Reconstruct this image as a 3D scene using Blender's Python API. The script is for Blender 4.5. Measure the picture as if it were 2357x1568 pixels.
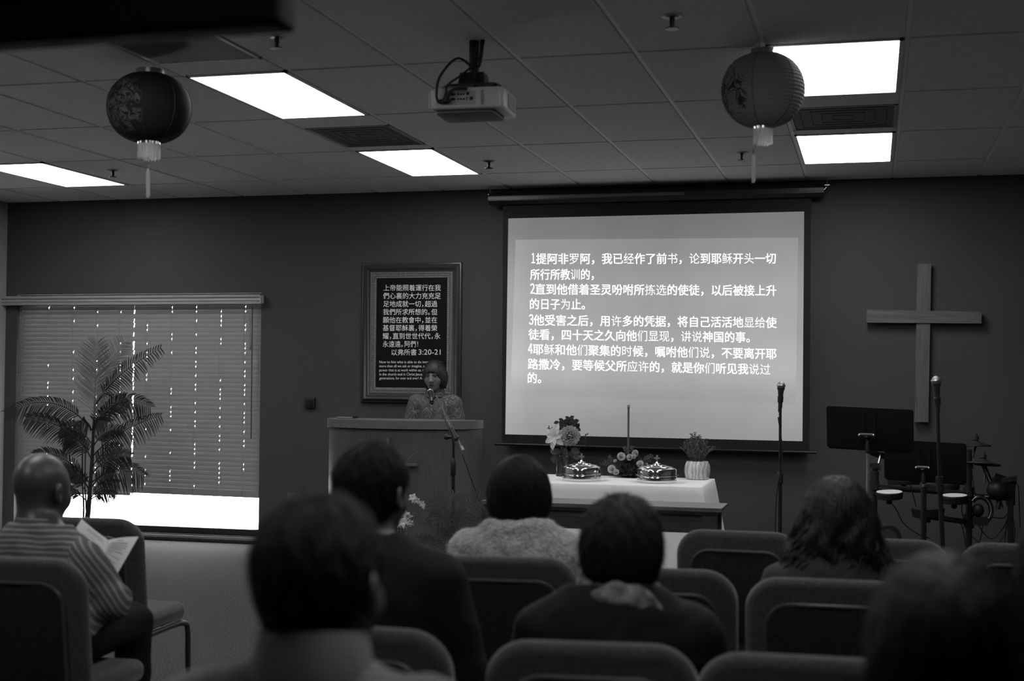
import bpy, bmesh, math, random
import numpy as np
from mathutils import Vector, Matrix, Euler, Quaternion

for o in list(bpy.data.objects):
    bpy.data.objects.remove(o, do_unlink=True)
SC = bpy.context.scene
COL = SC.collection
rnd = random.Random(7)

# ------------------------------------------------------------------ camera
FPX, YAW, PITCH, ROLL, EYE = 3149.2, .2581, .0261, .0083, 1.48
cfw = Vector((-math.sin(YAW) * math.cos(PITCH), math.cos(YAW) * math.cos(PITCH), math.sin(PITCH)))
r0 = Vector((math.cos(YAW), math.sin(YAW), 0))
u0 = r0.cross(cfw)
crt = math.cos(ROLL) * r0 + math.sin(ROLL) * u0
cup = -math.sin(ROLL) * r0 + math.cos(ROLL) * u0
cam_d = bpy.data.cameras.new('camera')
cam = bpy.data.objects.new('camera', cam_d)
COL.objects.link(cam)
cam_d.sensor_width = 36.0
cam_d.lens = 36.0 * FPX / 2357.0
cam_d.clip_start = .05
cam_d.clip_end = 200
cam.matrix_world = Matrix(((crt.x, cup.x, -cfw.x, 0), (crt.y, cup.y, -cfw.y, 0), (crt.z, cup.z, -cfw.z, EYE), (0, 0, 0, 1)))
cam_d.dof.use_dof = True
cam_d.dof.focus_distance = 10.0
cam_d.dof.aperture_fstop = 2.8
SC.camera = cam

# ------------------------------------------------------------------ daylight and exposure
SC.view_settings.view_transform = 'Standard'
SC.view_settings.look = 'None'
SC.view_settings.gamma = 1.0
SC.view_settings.exposure = 0.0
SC.view_settings.use_curve_mapping = False
world = bpy.data.worlds.new('overcast_daylight')
SC.world = world
world.use_nodes = True
wb = world.node_tree.nodes['Background']
wb.inputs[0].default_value = (1, 1, 1, 1)
wb.inputs[1].default_value = 20.0
PANEL_STRENGTH = 13.0

# ------------------------------------------------------------------ room sizes (metres)
YW, XL, XR, YB, ZC = 10.98, -7.72, 3.7, -2.6, 3.04


def ray(px, py):
    return cfw + (px - 1178.5) / FPX * crt - (py - 784) / FPX * cup


def at(px, py, Y):
    d = ray(px, py)
    p = d * (Y / d.y)
    return Vector((p.x, p.y, p.z + EYE))


def atz(px, py, Z):
    d = ray(px, py)
    p = d * ((Z - EYE) / d.z)
    return Vector((p.x, p.y, Z))


def atd(px, py, D):
    p = ray(px, py) * D
    return Vector((p.x, p.y, p.z + EYE))


# ------------------------------------------------------------------ materials
def grey(name, v, rough=.6, metal=0.0, spec=.4, var=None, bump=None, stretch=None, trans=0.0, sheen=0.0):
    m = bpy.data.materials.new(name)
    m.use_nodes = True
    nt = m.node_tree
    b = nt.nodes['Principled BSDF']
    b.inputs['Base Color'].default_value = (v, v, v, 1)
    b.inputs['Roughness'].default_value = rough
    b.inputs['Metallic'].default_value = metal
    b.inputs['Specular IOR Level'].default_value = spec
    if sheen:
        b.inputs['Sheen Weight'].default_value = sheen
        b.inputs['Sheen Roughness'].default_value = .5
    if trans:
        b.inputs['Transmission Weight'].default_value = trans
    tc = nt.nodes.new('ShaderNodeTexCoord')
    mp = nt.nodes.new('ShaderNodeMapping')
    nt.links.new(tc.outputs['Object'], mp.inputs['Vector'])
    if stretch:
        mp.inputs['Scale'].default_value = stretch
    if var:
        sc, lo, hi = var
        n = nt.nodes.new('ShaderNodeTexNoise')
        n.inputs['Scale'].default_value = sc
        n.inputs['Detail'].default_value = 5
        nt.links.new(mp.outputs[0], n.inputs['Vector'])
        r = nt.nodes.new('ShaderNodeValToRGB')
        r.color_ramp.elements[0].position = .3
        r.color_ramp.elements[1].position = .7
        r.color_ramp.elements[0].color = (lo, lo, lo, 1)
        r.color_ramp.elements[1].color = (hi, hi, hi, 1)
        nt.links.new(n.outputs['Fac'], r.inputs[0])
        nt.links.new(r.outputs[0], b.inputs['Base Color'])
    if bump:
        sc, st, dist = bump
        n2 = nt.nodes.new('ShaderNodeTexNoise')
        n2.inputs['Scale'].default_value = sc
        n2.inputs['Detail'].default_value = 3
        nt.links.new(mp.outputs[0], n2.inputs['Vector'])
        bp = nt.nodes.new('ShaderNodeBump')
        bp.inputs['Strength'].default_value = st
        bp.inputs['Distance'].default_value = dist
        nt.links.new(n2.outputs['Fac'], bp.inputs['Height'])
        nt.links.new(bp.outputs[0], b.inputs['Normal'])
    return m


def emis(name, v, s):
    m = bpy.data.materials.new(name)
    m.use_nodes = True
    nt = m.node_tree
    nt.nodes.remove(nt.nodes['Principled BSDF'])
    e = nt.nodes.new('ShaderNodeEmission')
    e.inputs[0].default_value = (v, v, v, 1)
    e.inputs[1].default_value = s
    nt.links.new(e.outputs[0], nt.nodes['Material Output'].inputs[0])
    return m


def translucent(name, v, mix, rough=.7):
    """thin sheet that lets some light through: diffuse plus translucent"""
    m = bpy.data.materials.new(name)
    m.use_nodes = True
    nt = m.node_tree
    b = nt.nodes['Principled BSDF']
    b.inputs['Base Color'].default_value = (v, v, v, 1)
    b.inputs['Roughness'].default_value = rough
    t = nt.nodes.new('ShaderNodeBsdfTranslucent')
    t.inputs[0].default_value = (v, v, v, 1)
    mx = nt.nodes.new('ShaderNodeMixShader')
    mx.inputs[0].default_value = mix
    nt.links.new(b.outputs[0], mx.inputs[1])
    nt.links.new(t.outputs[0], mx.inputs[2])
    nt.links.new(mx.outputs[0], nt.nodes['Material Output'].inputs[0])
    return m


def pane_glass(name, tint=.95, refl=.06):
    m = bpy.data.materials.new(name)
    m.use_nodes = True
    nt = m.node_tree
    nt.nodes.remove(nt.nodes['Principled BSDF'])
    t = nt.nodes.new('ShaderNodeBsdfTransparent')
    t.inputs[0].default_value = (tint, tint, tint, 1)
    g = nt.nodes.new('ShaderNodeBsdfGlossy')
    g.inputs['Roughness'].default_value = .03
    lw = nt.nodes.new('ShaderNodeLayerWeight')
    lw.inputs[0].default_value = .2
    mu = nt.nodes.new('ShaderNodeMath')
    mu.operation = 'MULTIPLY_ADD'
    mu.inputs[1].default_value = .6
    mu.inputs[2].default_value = refl
    nt.links.new(lw.outputs['Fresnel'], mu.inputs[0])
    mx = nt.nodes.new('ShaderNodeMixShader')
    nt.links.new(mu.outputs[0], mx.inputs[0])
    nt.links.new(t.outputs[0], mx.inputs[1])
    nt.links.new(g.outputs[0], mx.inputs[2])
    nt.links.new(mx.outputs[0], nt.nodes['Material Output'].inputs[0])
    return m


def striped(name, dark, light, freq, axis='X', width=.25, rough=.85, wob=.6):
    """woven cloth with fine light stripes"""
    m = grey(name, dark, rough, spec=.1)
    nt = m.node_tree
    b = nt.nodes['Principled BSDF']
    tc = nt.nodes.new('ShaderNodeTexCoord')
    w = nt.nodes.new('ShaderNodeTexWave')
    w.bands_direction = axis
    w.inputs['Scale'].default_value = freq
    w.inputs['Distortion'].default_value = wob
    w.inputs['Detail'].default_value = 1
    w.inputs['Detail Scale'].default_value = .6
    nt.links.new(tc.outputs['Object'], w.inputs['Vector'])
    r = nt.nodes.new('ShaderNodeValToRGB')
    r.color_ramp.elements[0].position = 1 - width
    r.color_ramp.elements[0].color = (dark, dark, dark, 1)
    r.color_ramp.elements[1].position = min(1, 1 - width + .12)
    r.color_ramp.elements[1].color = (light, light, light, 1)
    nt.links.new(w.outputs['Fac'], r.inputs[0])
    nt.links.new(r.outputs[0], b.inputs['Base Color'])
    return m


def striped_along(name, dark, light, vec, period, width=.3):
    """cloth with fine stripes stacked in the direction vec"""
    m = grey(name, dark, .85, spec=.1)
    nt = m.node_tree
    tc = nt.nodes.new('ShaderNodeTexCoord')
    nz = nt.nodes.new('ShaderNodeTexNoise')
    nz.inputs['Scale'].default_value = 7
    nt.links.new(tc.outputs['Object'], nz.inputs[0])
    dt = nt.nodes.new('ShaderNodeVectorMath')
    dt.operation = 'DOT_PRODUCT'
    dt.inputs[1].default_value = tuple(Vector(vec).normalized() / period)
    nt.links.new(tc.outputs['Object'], dt.inputs[0])
    ad = nt.nodes.new('ShaderNodeMath')
    ad.operation = 'MULTIPLY_ADD'
    ad.inputs[1].default_value = 1.1
    nt.links.new(nz.outputs['Fac'], ad.inputs[0])
    nt.links.new(dt.outputs['Value'], ad.inputs[2])
    fr = nt.nodes.new('ShaderNodeMath')
    fr.operation = 'FRACT'
    nt.links.new(ad.outputs[0], fr.inputs[0])
    r = nt.nodes.new('ShaderNodeValToRGB')
    els = r.color_ramp.elements
    els[0].position, els[1].position = 0, 1
    els[0].color = els[1].color = (dark, dark, dark, 1)
    for p, v in ((.5 - width, dark), (.5 - width * .5, light), (.5 + width * .5, light), (.5 + width, dark)):
        el = els.new(p)
        el.color = (v, v, v, 1)
    nt.links.new(fr.outputs[0], r.inputs[0])
    nt.links.new(r.outputs[0], nt.nodes['Principled BSDF'].inputs['Base Color'])
    return m


def wood(name, lo, hi, axis='Z', scale=9, rough=.45, spec=.35):
    m = grey(name, lo, rough, spec=spec)
    nt = m.node_tree
    b = nt.nodes['Principled BSDF']
    tc = nt.nodes.new('ShaderNodeTexCoord')
    mp = nt.nodes.new('ShaderNodeMapping')
    s = [14.0, 14.0, 14.0]
    s['XYZ'.index(axis)] = .9
    mp.inputs['Scale'].default_value = s
    nt.links.new(tc.outputs['Object'], mp.inputs[0])
    n = nt.nodes.new('ShaderNodeTexNoise')
    n.inputs['Scale'].default_value = scale
    n.inputs['Detail'].default_value = 6
    n.inputs['Distortion'].default_value = .6
    nt.links.new(mp.outputs[0], n.inputs[0])
    r = nt.nodes.new('ShaderNodeValToRGB')
    r.color_ramp.elements[0].position = .35
    r.color_ramp.elements[1].position = .68
    r.color_ramp.elements[0].color = (lo, lo, lo, 1)
    r.color_ramp.elements[1].color = (hi, hi, hi, 1)
    nt.links.new(n.outputs['Fac'], r.inputs[0])
    nt.links.new(r.outputs[0], b.inputs['Base Color'])
    bp = nt.nodes.new('ShaderNodeBump')
    bp.inputs['Strength'].default_value = .25
    bp.inputs['Distance'].default_value = .002
    nt.links.new(n.outputs['Fac'], bp.inputs['Height'])
    nt.links.new(bp.outputs[0], b.inputs['Normal'])
    return m


# ------------------------------------------------------------------ mesh builder
class MB:
    def __init__(s):
        s.v = []
        s.f = []

    def add(s, vs, fs):
        n = len(s.v)
        s.v += [tuple(v) for v in vs]
        s.f += [tuple(i + n for i in f) for f in fs]
        return s

    def box(s, c, size, rot=None, taper=1.0):
        hx, hy, hz = size[0] / 2, size[1] / 2, size[2] / 2
        vs = []
        for z, t in ((-hz, 1.0), (hz, taper)):
            for x, y in ((-hx, -hy), (hx, -hy), (hx, hy), (-hx, hy)):
                p = Vector((x * t, y * t, z))
                if rot is not None:
                    p = rot @ p
                vs.append(p + Vector(c))
        return s.add(vs, [(3, 2, 1, 0), (4, 5, 6, 7), (0, 1, 5, 4), (1, 2, 6, 5), (2, 3, 7, 6), (3, 0, 4, 7)])

    def bbox(s, a, b):
        a, b = Vector(a), Vector(b)
        return s.box((a + b) / 2, (abs(b.x - a.x), abs(b.y - a.y), abs(b.z - a.z)))

    def tube(s, path, r, n=8, cap=True, closed=False):
        P = [Vector(p) for p in path]
        m = len(P)
        R = r if isinstance(r, (list, tuple)) else [r] * m
        vs, fs = [], []
        up = None
        for i, p in enumerate(P):
            if closed:
                t = (P[(i + 1) % m] - P[i - 1])
            else:
                t = P[min(i + 1, m - 1)] - P[max(i - 1, 0)]
            t = t.normalized() if t.length > 1e-9 else Vector((0, 0, 1))
            if up is None:
                a = Vector((0, 0, 1)) if abs(t.z) < .9 else Vector((0, 1, 0))
                up = (a - a.dot(t) * t).normalized()
            else:
                q = up - up.dot(t) * t
                up = q.normalized() if q.length > 1e-6 else up
            sd = t.cross(up)
            for k in range(n):
                a = 2 * math.pi * k / n
                vs.append(p + R[i] * (math.cos(a) * up + math.sin(a) * sd))
        rng = m if closed else m - 1
        for i in range(rng):
            j = (i + 1) % m
            for k in range(n):
                l = (k + 1) % n
                fs.append((i * n + k, j * n + k, j * n + l, i * n + l))
        if cap and not closed:
            fs.append(tuple(range(n)))
            fs.append(tuple((m - 1) * n + k for k in reversed(range(n))))
        return s.add(vs, fs)

    def lathe(s, prof, n=32, c=(0, 0, 0), rot=None, rib=None):
        c = Vector(c)
        vs, fs = [], []
        for (r, z) in prof:
            for k in range(n):
                a = 2 * math.pi * k / n
                rr = r if rib is None else r * rib(a, z)
                p = Vector((rr * math.cos(a), rr * math.sin(a), z))
                if rot is not None:
                    p = rot @ p
                vs.append(p + c)
        m = len(prof)
        for i in range(m - 1):
            for k in range(n):
                l = (k + 1) % n
                fs.append((i * n + k, i * n + l, (i + 1) * n + l, (i + 1) * n + k))
        if prof[0][0] > 1e-6:
            fs.append(tuple(reversed(range(n))))
        if prof[-1][0] > 1e-6:
            fs.append(tuple((m - 1) * n + k for k in range(n)))
        return s.add(vs, fs)

    def ball(s, c, r, n=12, rot=None):
        r = (r, r, r) if not isinstance(r, (tuple, list)) else r
        c = Vector(c)
        h = max(6, n // 2 + 2)
        vs, fs = [], []
        for i in range(h + 1):
            th = math.pi * i / h
            for k in range(n):
                a = 2 * math.pi * k / n
                p = Vector((r[0] * math.sin(th) * math.cos(a), r[1] * math.sin(th) * math.sin(a), -r[2] * math.cos(th)))
                if rot is not None:
                    p = rot @ p
                vs.append(p + c)
        for i in range(h):
            for k in range(n):
                l = (k + 1) % n
                fs.append((i * n + k, i * n + l, (i + 1) * n + l, (i + 1) * n + k))
        return s.add(vs, fs)

    def prism(s, pts, y0, y1):
        """outline in X,Z pushed from y0 to y1"""
        n = len(pts)
        vs = [(x, y0, z) for x, z in pts] + [(x, y1, z) for x, z in pts]
        fs = [tuple(range(n)), tuple(reversed(range(n, 2 * n)))]
        for i in range(n):
            j = (i + 1) % n
            fs.append((i, i + n, j + n, j))
        return s.add(vs, fs)

    def quad(s, a, b, c, d):
        return s.add([a, b, c, d], [(0, 1, 2, 3)])

    def sheet(s, fn, nu, nv):
        vs = [fn(i / nu, j / nv) for j in range(nv + 1) for i in range(nu + 1)]
        fs = [(j * (nu + 1) + i, j * (nu + 1) + i + 1, (j + 1) * (nu + 1) + i + 1, (j + 1) * (nu + 1) + i) for j in range(nv) for i in range(nu)]
        return s.add(vs, fs)

    def blade(s, a, tip, wid, nrm, sag=0.0, n=3, fold=.3):
        """a leaf blade folded on its midrib"""
        a, tip = Vector(a), Vector(tip)
        d = tip - a
        sd = d.cross(Vector(nrm))
        sd = sd.normalized() if sd.length > 1e-9 else Vector((1, 0, 0))
        up = sd.cross(d).normalized()
        vs, fs = [], []
        for i in range(n + 1):
            t = i / n
            w = wid * (math.sin(math.pi * min(1, .12 + t * .88)) ** .8 if t < 1 else 0) * .5 + 1e-4
            m = a + d * t - Vector((0, 0, sag)) * t * t
            vs += [m - sd * w + up * w * fold, m, m + sd * w + up * w * fold]
        for i in range(n):
            k = 3 * i
            fs += [(k, k + 1, k + 4, k + 3), (k + 1, k + 2, k + 5, k + 4)]
        return s.add(vs, fs)

    def rslab(s, w, h, r, t, e, z0=0.0, curve=0.0, lean=0.0, rb=None, seg=6, es=4, cy=0.0):
        """cushion: rounded rectangle in X,Z, thickness t along Y, edges rounded by e"""
        rb = r if rb is None else rb

        def loop(ins):
            pts = []
            for cx, cz, rr, a0 in ((w / 2, h, r, 0), (-w / 2, h, r, 90), (-w / 2, 0, rb, 180), (w / 2, 0, rb, 270)):
                sx, sz = (1 if cx > 0 else -1), (1 if cz > 0 else -1)
                ox, oz = cx - sx * rr, cz - sz * rr
                q = max(.002, rr - ins)
                for k in range(seg + 1):
                    a = math.radians(a0 + 90 * k / seg)
                    x = ox + q * math.cos(a) - (sx * max(0, ins - rr + .002))
                    z = oz + q * math.sin(a) - (sz * max(0, ins - rr + .002))
                    pts.append((x, z))
                # straight-side points are left to the quads between corners
            return pts
        rings = []
        for i in range(es + 1):
            a = math.pi / 2 * i / es
            rings.append((e * (1 - math.sin(a)), -t / 2 + e * (1 - math.cos(a))))
        for i in range(es, -1, -1):
            a = math.pi / 2 * i / es
            rings.append((e * (1 - math.sin(a)), t / 2 - e * (1 - math.cos(a))))
        vs, fs = [], []
        n = 4 * (seg + 1)
        for ins, y in rings:
            for x, z in loop(ins):
                vs.append((x, y + cy + curve * x * x - lean * z, z + z0))
        for i in range(len(rings) - 1):
            for k in range(n):
                l = (k + 1) % n
                fs.append((i * n + k, i * n + l, (i + 1) * n + l, (i + 1) * n + k))
        fs.append(tuple(reversed(range(n))))
        fs.append(tuple((len(rings) - 1) * n + k for k in range(n)))
        return s.add(vs, fs)

    def build(s, name, mat, parent=None, smooth=40, loc=None):
        me = bpy.data.meshes.new(name)
        me.from_pydata(s.v, [], s.f)
        me.update()
        bm = bmesh.new()
        bm.from_mesh(me)
        bmesh.ops.recalc_face_normals(bm, faces=bm.faces)
        bm.to_mesh(me)
        bm.free()
        if smooth:
            me.shade_smooth()
            me.set_sharp_from_angle(angle=math.radians(smooth))
        me.materials.append(mat)
        o = bpy.data.objects.new(name, me)
        COL.objects.link(o)
        if parent is not None:
            o.parent = parent
        if loc is not None:
            o.location = loc
        return o


def thing(name, label, cat, loc=(0, 0, 0), rotz=0.0, group=None):
    o = bpy.data.objects.new(name, None)
    o.empty_display_size = .1
    COL.objects.link(o)
    o.location = loc
    o.rotation_euler = (0, 0, rotz)
    return tag(o, label, cat, group)


def tag(o, label, cat, group=None):
    o['label'] = label
    o['category'] = cat
    if group:
        o['group'] = group
    return o


def structure(o):
    o['kind'] = 'structure'
    return o


def dup(root, label, loc, rotz=0.0):
    r = root.copy()
    COL.objects.link(r)
    r.location = loc
    r.rotation_euler = (0, 0, rotz)
    r['label'] = label
    for ch in list(root.children):
        c = ch.copy()
        COL.objects.link(c)
        c.parent = r
        for g in list(ch.children):
            d = g.copy()
            COL.objects.link(d)
            d.parent = c
    return r


def bez(a, b, c, n):
    a, b, c = Vector(a), Vector(b), Vector(c)
    return [(1 - t) ** 2 * a + 2 * t * (1 - t) * b + t * t * c for t in [i / n for i in range(n + 1)]]


def spline(pts, n=6):
    """Catmull-Rom through the points"""
    P = [Vector(p) for p in pts]
    P = [2 * P[0] - P[1]] + P + [2 * P[-1] - P[-2]]
    out = []
    for i in range(1, len(P) - 2):
        a, b, c, d = P[i - 1:i + 3]
        for k in range(n):
            t = k / n
            out.append(.5 * ((2 * b) + (c - a) * t + (2 * a - 5 * b + 4 * c - d) * t * t + (3 * b - a - 3 * c + d) * t ** 3))
    out.append(P[-2])
    return out


_gl = {}


def glyph(txt, off=0.0):
    """outline of a piece of writing as (points, faces)"""
    k = (txt, off)
    if k not in _gl:
        c = bpy.data.curves.new('t', 'FONT')
        c.body = txt
        c.size = 1
        c.offset = off
        c.resolution_u = 3
        o = bpy.data.objects.new('t', c)
        COL.objects.link(o)
        dg = bpy.context.evaluated_depsgraph_get()
        me = bpy.data.meshes.new_from_object(o.evaluated_get(dg))
        _gl[k] = ([(v.co.x, v.co.y) for v in me.vertices], [tuple(p.vertices) for p in me.polygons])
        bpy.data.objects.remove(o)
        bpy.data.curves.remove(c)
        bpy.data.meshes.remove(me)
    return _gl[k]


# ------------------------------------------------------------------ organic shapes: smooth union of blobs, meshed by surface nets
class Blob:
    def __init__(s, h=.006):
        s.h = h
        s.ops = []

    def ell(s, c, r, rot=None, k=.02, sub=False):
        s.ops.append(('e', np.array(c, float), np.array(r, float), None if rot is None else np.array(rot.to_3x3() if hasattr(rot, 'to_3x3') else rot, float), k, sub))
        return s

    def cap(s, a, b, ra, rb=None, k=.02, sub=False):
        s.ops.append(('c', np.array(a, float), np.array(b, float), (ra, ra if rb is None else rb), k, sub))
        return s

    def chain(s, pts, rs, k=.012):
        for i in range(len(pts) - 1):
            s.cap(pts[i], pts[i + 1], rs[i], rs[i + 1], k)
        return s

    def half(s, p, n):
        """cut away everything on the side n points to"""
        s.ops.append(('h', np.array(p, float), np.array(n, float) / np.linalg.norm(n)))
        return s

    def noise(s, fn):
        s.ops.append(('n', fn))
        return s

    def mesh(s):
        h = s.h
        lo = np.full(3, 1e9)
        hi = -lo
        for op in s.ops:
            if op[0] == 'e' and not op[5]:
                m = op[2].max()
                lo = np.minimum(lo, op[1] - m)
                hi = np.maximum(hi, op[1] + m)
            if op[0] == 'c' and not op[5]:
                m = max(op[3])
                lo = np.minimum(lo, np.minimum(op[1], op[2]) - m)
                hi = np.maximum(hi, np.maximum(op[1], op[2]) + m)
        lo -= .03
        hi += .03
        nd = np.ceil((hi - lo) / h).astype(int) + 1
        F = np.full(nd, .2, np.float32)
        ax = [lo[i] + h * np.arange(nd[i]) for i in range(3)]
        for op in s.ops:
            if op[0] in 'ec':
                if op[0] == 'e':
                    m = op[2].max()
                    a, b = op[1] - m, op[1] + m
                else:
                    m = max(op[3])
                    a, b = np.minimum(op[1], op[2]) - m, np.maximum(op[1], op[2]) + m
                k = op[4]
                pad = k + 3 * h + .01
                i0 = np.clip(np.floor((a - pad - lo) / h).astype(int), 0, nd)
                i1 = np.clip(np.ceil((b + pad - lo) / h).astype(int) + 1, 0, nd)
                if (i1 <= i0).any():
                    continue
                sl = tuple(slice(i0[i], i1[i]) for i in range(3))
                X, Y, Z = np.meshgrid(*[ax[i][sl[i]].astype(np.float32) for i in range(3)], indexing='ij')
                if op[0] == 'e':
                    X, Y, Z = X - op[1][0], Y - op[1][1], Z - op[1][2]
                    if op[3] is not None:
                        R = op[3]
                        X, Y, Z = (R[0, 0] * X + R[1, 0] * Y + R[2, 0] * Z, R[0, 1] * X + R[1, 1] * Y + R[2, 1] * Z, R[0, 2] * X + R[1, 2] * Y + R[2, 2] * Z)
                    r = op[2]
                    k0 = np.sqrt((X / r[0]) ** 2 + (Y / r[1]) ** 2 + (Z / r[2]) ** 2)
                    k1 = np.sqrt((X / r[0] ** 2) ** 2 + (Y / r[1] ** 2) ** 2 + (Z / r[2] ** 2) ** 2) + 1e-9
                    D = k0 * (k0 - 1) / k1
                else:
                    ba = op[2] - op[1]
                    l2 = max(1e-12, float(ba @ ba))
                    X, Y, Z = X - op[1][0], Y - op[1][1], Z - op[1][2]
                    t = np.clip((X * ba[0] + Y * ba[1] + Z * ba[2]) / l2, 0, 1)
                    D = np.sqrt((X - ba[0] * t) ** 2 + (Y - ba[1] * t) ** 2 + (Z - ba[2] * t) ** 2) - (op[3][0] + (op[3][1] - op[3][0]) * t)
                G = F[sl]
                if op[5]:
                    D = -D
                    q = np.clip(.5 - .5 * (G - D) / k, 0, 1)
                    F[sl] = G + (D - G) * q + k * q * (1 - q)
                else:
                    q = np.clip(.5 + .5 * (G - D) / k, 0, 1)
                    F[sl] = G + (D - G) * q - k * q * (1 - q)
            elif op[0] == 'h':
                X, Y, Z = np.meshgrid(*ax, indexing='ij', sparse=True)
                D = (X - op[1][0]) * op[2][0] + (Y - op[1][1]) * op[2][1] + (Z - op[1][2]) * op[2][2]
                F = np.maximum(F, D.astype(np.float32))
            else:
                X, Y, Z = np.meshgrid(*ax, indexing='ij', sparse=True)
                F = F + op[1](X, Y, Z).astype(np.float32)
        return surfnet(F, lo, h)

    def build(s, name, mats, parent=None, pick=None):
        V, Q = s.mesh()
        me = bpy.data.meshes.new(name)
        me.vertices.add(len(V))
        me.vertices.foreach_set('co', V.astype(np.float32).ravel())
        me.loops.add(4 * len(Q))
        me.loops.foreach_set('vertex_index', Q.astype(np.int32).ravel())
        me.polygons.add(len(Q))
        me.polygons.foreach_set('loop_start', np.arange(0, 4 * len(Q), 4, dtype=np.int32))
        me.polygons.foreach_set('loop_total', np.full(len(Q), 4, np.int32))
        me.update(calc_edges=True)
        me.validate()
        mats = mats if isinstance(mats, (list, tuple)) else [mats]
        for m in mats:
            me.materials.append(m)
        me.shade_smooth()
        if pick is not None:
            C = V[Q].mean(1)
            me.polygons.foreach_set('material_index', pick(C).astype(np.int32))
        o = bpy.data.objects.new(name, me)
        COL.objects.link(o)
        if parent is not None:
            o.parent = parent
        return o


def surfnet(F, lo, h):
    S = F < 0
    nx, ny, nz = F.shape
    cs = [(i, j, k) for i in (0, 1) for j in (0, 1) for k in (0, 1)]
    view = lambda A, c: A[c[0]:nx - 1 + c[0], c[1]:ny - 1 + c[1], c[2]:nz - 1 + c[2]]
    anyv = np.zeros((nx - 1, ny - 1, nz - 1), bool)
    allv = np.ones_like(anyv)
    for c in cs:
        anyv |= view(S, c)
        allv &= view(S, c)
    mask = anyv & ~allv
    ijk = np.argwhere(mask)
    idx = np.full(mask.shape, -1, np.int64)
    idx[mask] = np.arange(len(ijk))
    acc = np.zeros((len(ijk), 3))
    cnt = np.zeros(len(ijk))
    for a in cs:
        for d in range(3):
            if a[d] == 0:
                b = list(a)
                b[d] = 1
                fa = F[ijk[:, 0] + a[0], ijk[:, 1] + a[1], ijk[:, 2] + a[2]]
                fb = F[ijk[:, 0] + b[0], ijk[:, 1] + b[1], ijk[:, 2] + b[2]]
                m = (fa < 0) != (fb < 0)
                t = fa[m] / (fa[m] - fb[m])
                p = np.tile(np.array(a, float), (m.sum(), 1))
                p[:, d] += t
                acc[m] += p
                cnt[m] += 1
    V = lo + h * (ijk + acc / cnt[:, None])
    quads = []
    for d in range(3):
        e1, e2 = [(1, 2), (2, 0), (0, 1)][d]
        sl0 = [slice(None)] * 3
        sl1 = [slice(None)] * 3
        sl0[d] = slice(0, -1)
        sl1[d] = slice(1, None)
        A, B = S[tuple(sl0)], S[tuple(sl1)]
        E = np.argwhere(A != B)
        ok = (E[:, e1] > 0) & (E[:, e2] > 0) & (E[:, e1] < F.shape[e1] - 1) & (E[:, e2] < F.shape[e2] - 1)
        E = E[ok]
        ins = A[E[:, 0], E[:, 1], E[:, 2]]
        o = []
        for s1, s2 in ((-1, -1), (0, -1), (0, 0), (-1, 0)):
            C = E.copy()
            C[:, e1] += s1
            C[:, e2] += s2
            o.append(idx[C[:, 0], C[:, 1], C[:, 2]])
        q = np.stack(o, 1)
        q[~ins] = q[~ins][:, ::-1]
        quads.append(q)
    return V, np.concatenate(quads)


# ------------------------------------------------------------------ shared materials
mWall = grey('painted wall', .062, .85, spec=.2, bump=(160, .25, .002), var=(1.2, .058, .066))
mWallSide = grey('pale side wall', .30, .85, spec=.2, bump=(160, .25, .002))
mCarpet = grey('carpet', .06, .95, spec=.05, var=(105, .014, .082), bump=(120, .8, .006))
mTile = grey('ceiling tile', .68, .95, spec=.1, var=(95, .58, .80), bump=(120, .5, .003))
mGrid = grey('ceiling grid', .85, .6)
mGap = grey('dark gap', .02, .9)
mBlack = grey('black plastic', .010, .45)
mBlackMetal = grey('black metal', .008, .35, spec=.5)
mChrome = grey('chrome', .75, .12, metal=1.0)
mSteel = grey('brushed steel', .5, .3, metal=1.0)
mWhitePl = grey('white plastic', .42, .4)
mSkin = grey('skin', .11, .5, spec=.45, bump=(300, .15, .001))
mSkinDim = grey('tanned skin', .055, .42, spec=.5, bump=(300, .15, .001))
mHair = grey('dark hair', .0065, .58, spec=.12, bump=(90, .7, .004), stretch=(3, 3, .25))
mHairGrey = grey('greying hair', .02, .7, spec=.12, bump=(150, .8, .004), var=(45, .008, .034))
# ================================================================== the room
TX, TY = .6096, 1.2192
OFF = {7: -.03, 6: -.027, 8: .012, 9: .03, 2: .018, 1: .03}


def gx(i):
    return -4.7389 + TX * i + OFF.get(i, 0)


def gy(k):
    return 6.4583 + TY * k


structure(MB().bbox((XL - .2, YB - .2, -.12), (XR + .2, YW + .18, 0)).build('floor', mCarpet, smooth=0))
WX0, WX1, WZ0, WZ1 = -7.60, -5.165, .03, 2.19
fw = MB()
fw.bbox((XL - .2, YW, -.1), (WX0, YW + .16, ZC + .2))
fw.bbox((WX1, YW, -.1), (XR + .2, YW + .16, ZC + .2))
fw.bbox((WX0, YW, -.1), (WX1, YW + .16, WZ0))
fw.bbox((WX0, YW, WZ1), (WX1, YW + .16, ZC + .2))
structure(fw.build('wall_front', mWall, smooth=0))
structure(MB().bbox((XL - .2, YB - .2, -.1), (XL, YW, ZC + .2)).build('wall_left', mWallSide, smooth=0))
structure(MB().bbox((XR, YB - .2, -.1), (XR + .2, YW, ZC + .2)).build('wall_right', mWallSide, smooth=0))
structure(MB().bbox((XL, YB - .2, -.1), (XR, YB, ZC + .2)).build('wall_back', mWallSide, smooth=0))
bb = MB()
bb.bbox((WX1 + .06, YW - .012, 0), (XR, YW, .10))
structure(bb.build('baseboard_front', grey('dark baseboard', .02, .5), smooth=0))

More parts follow.
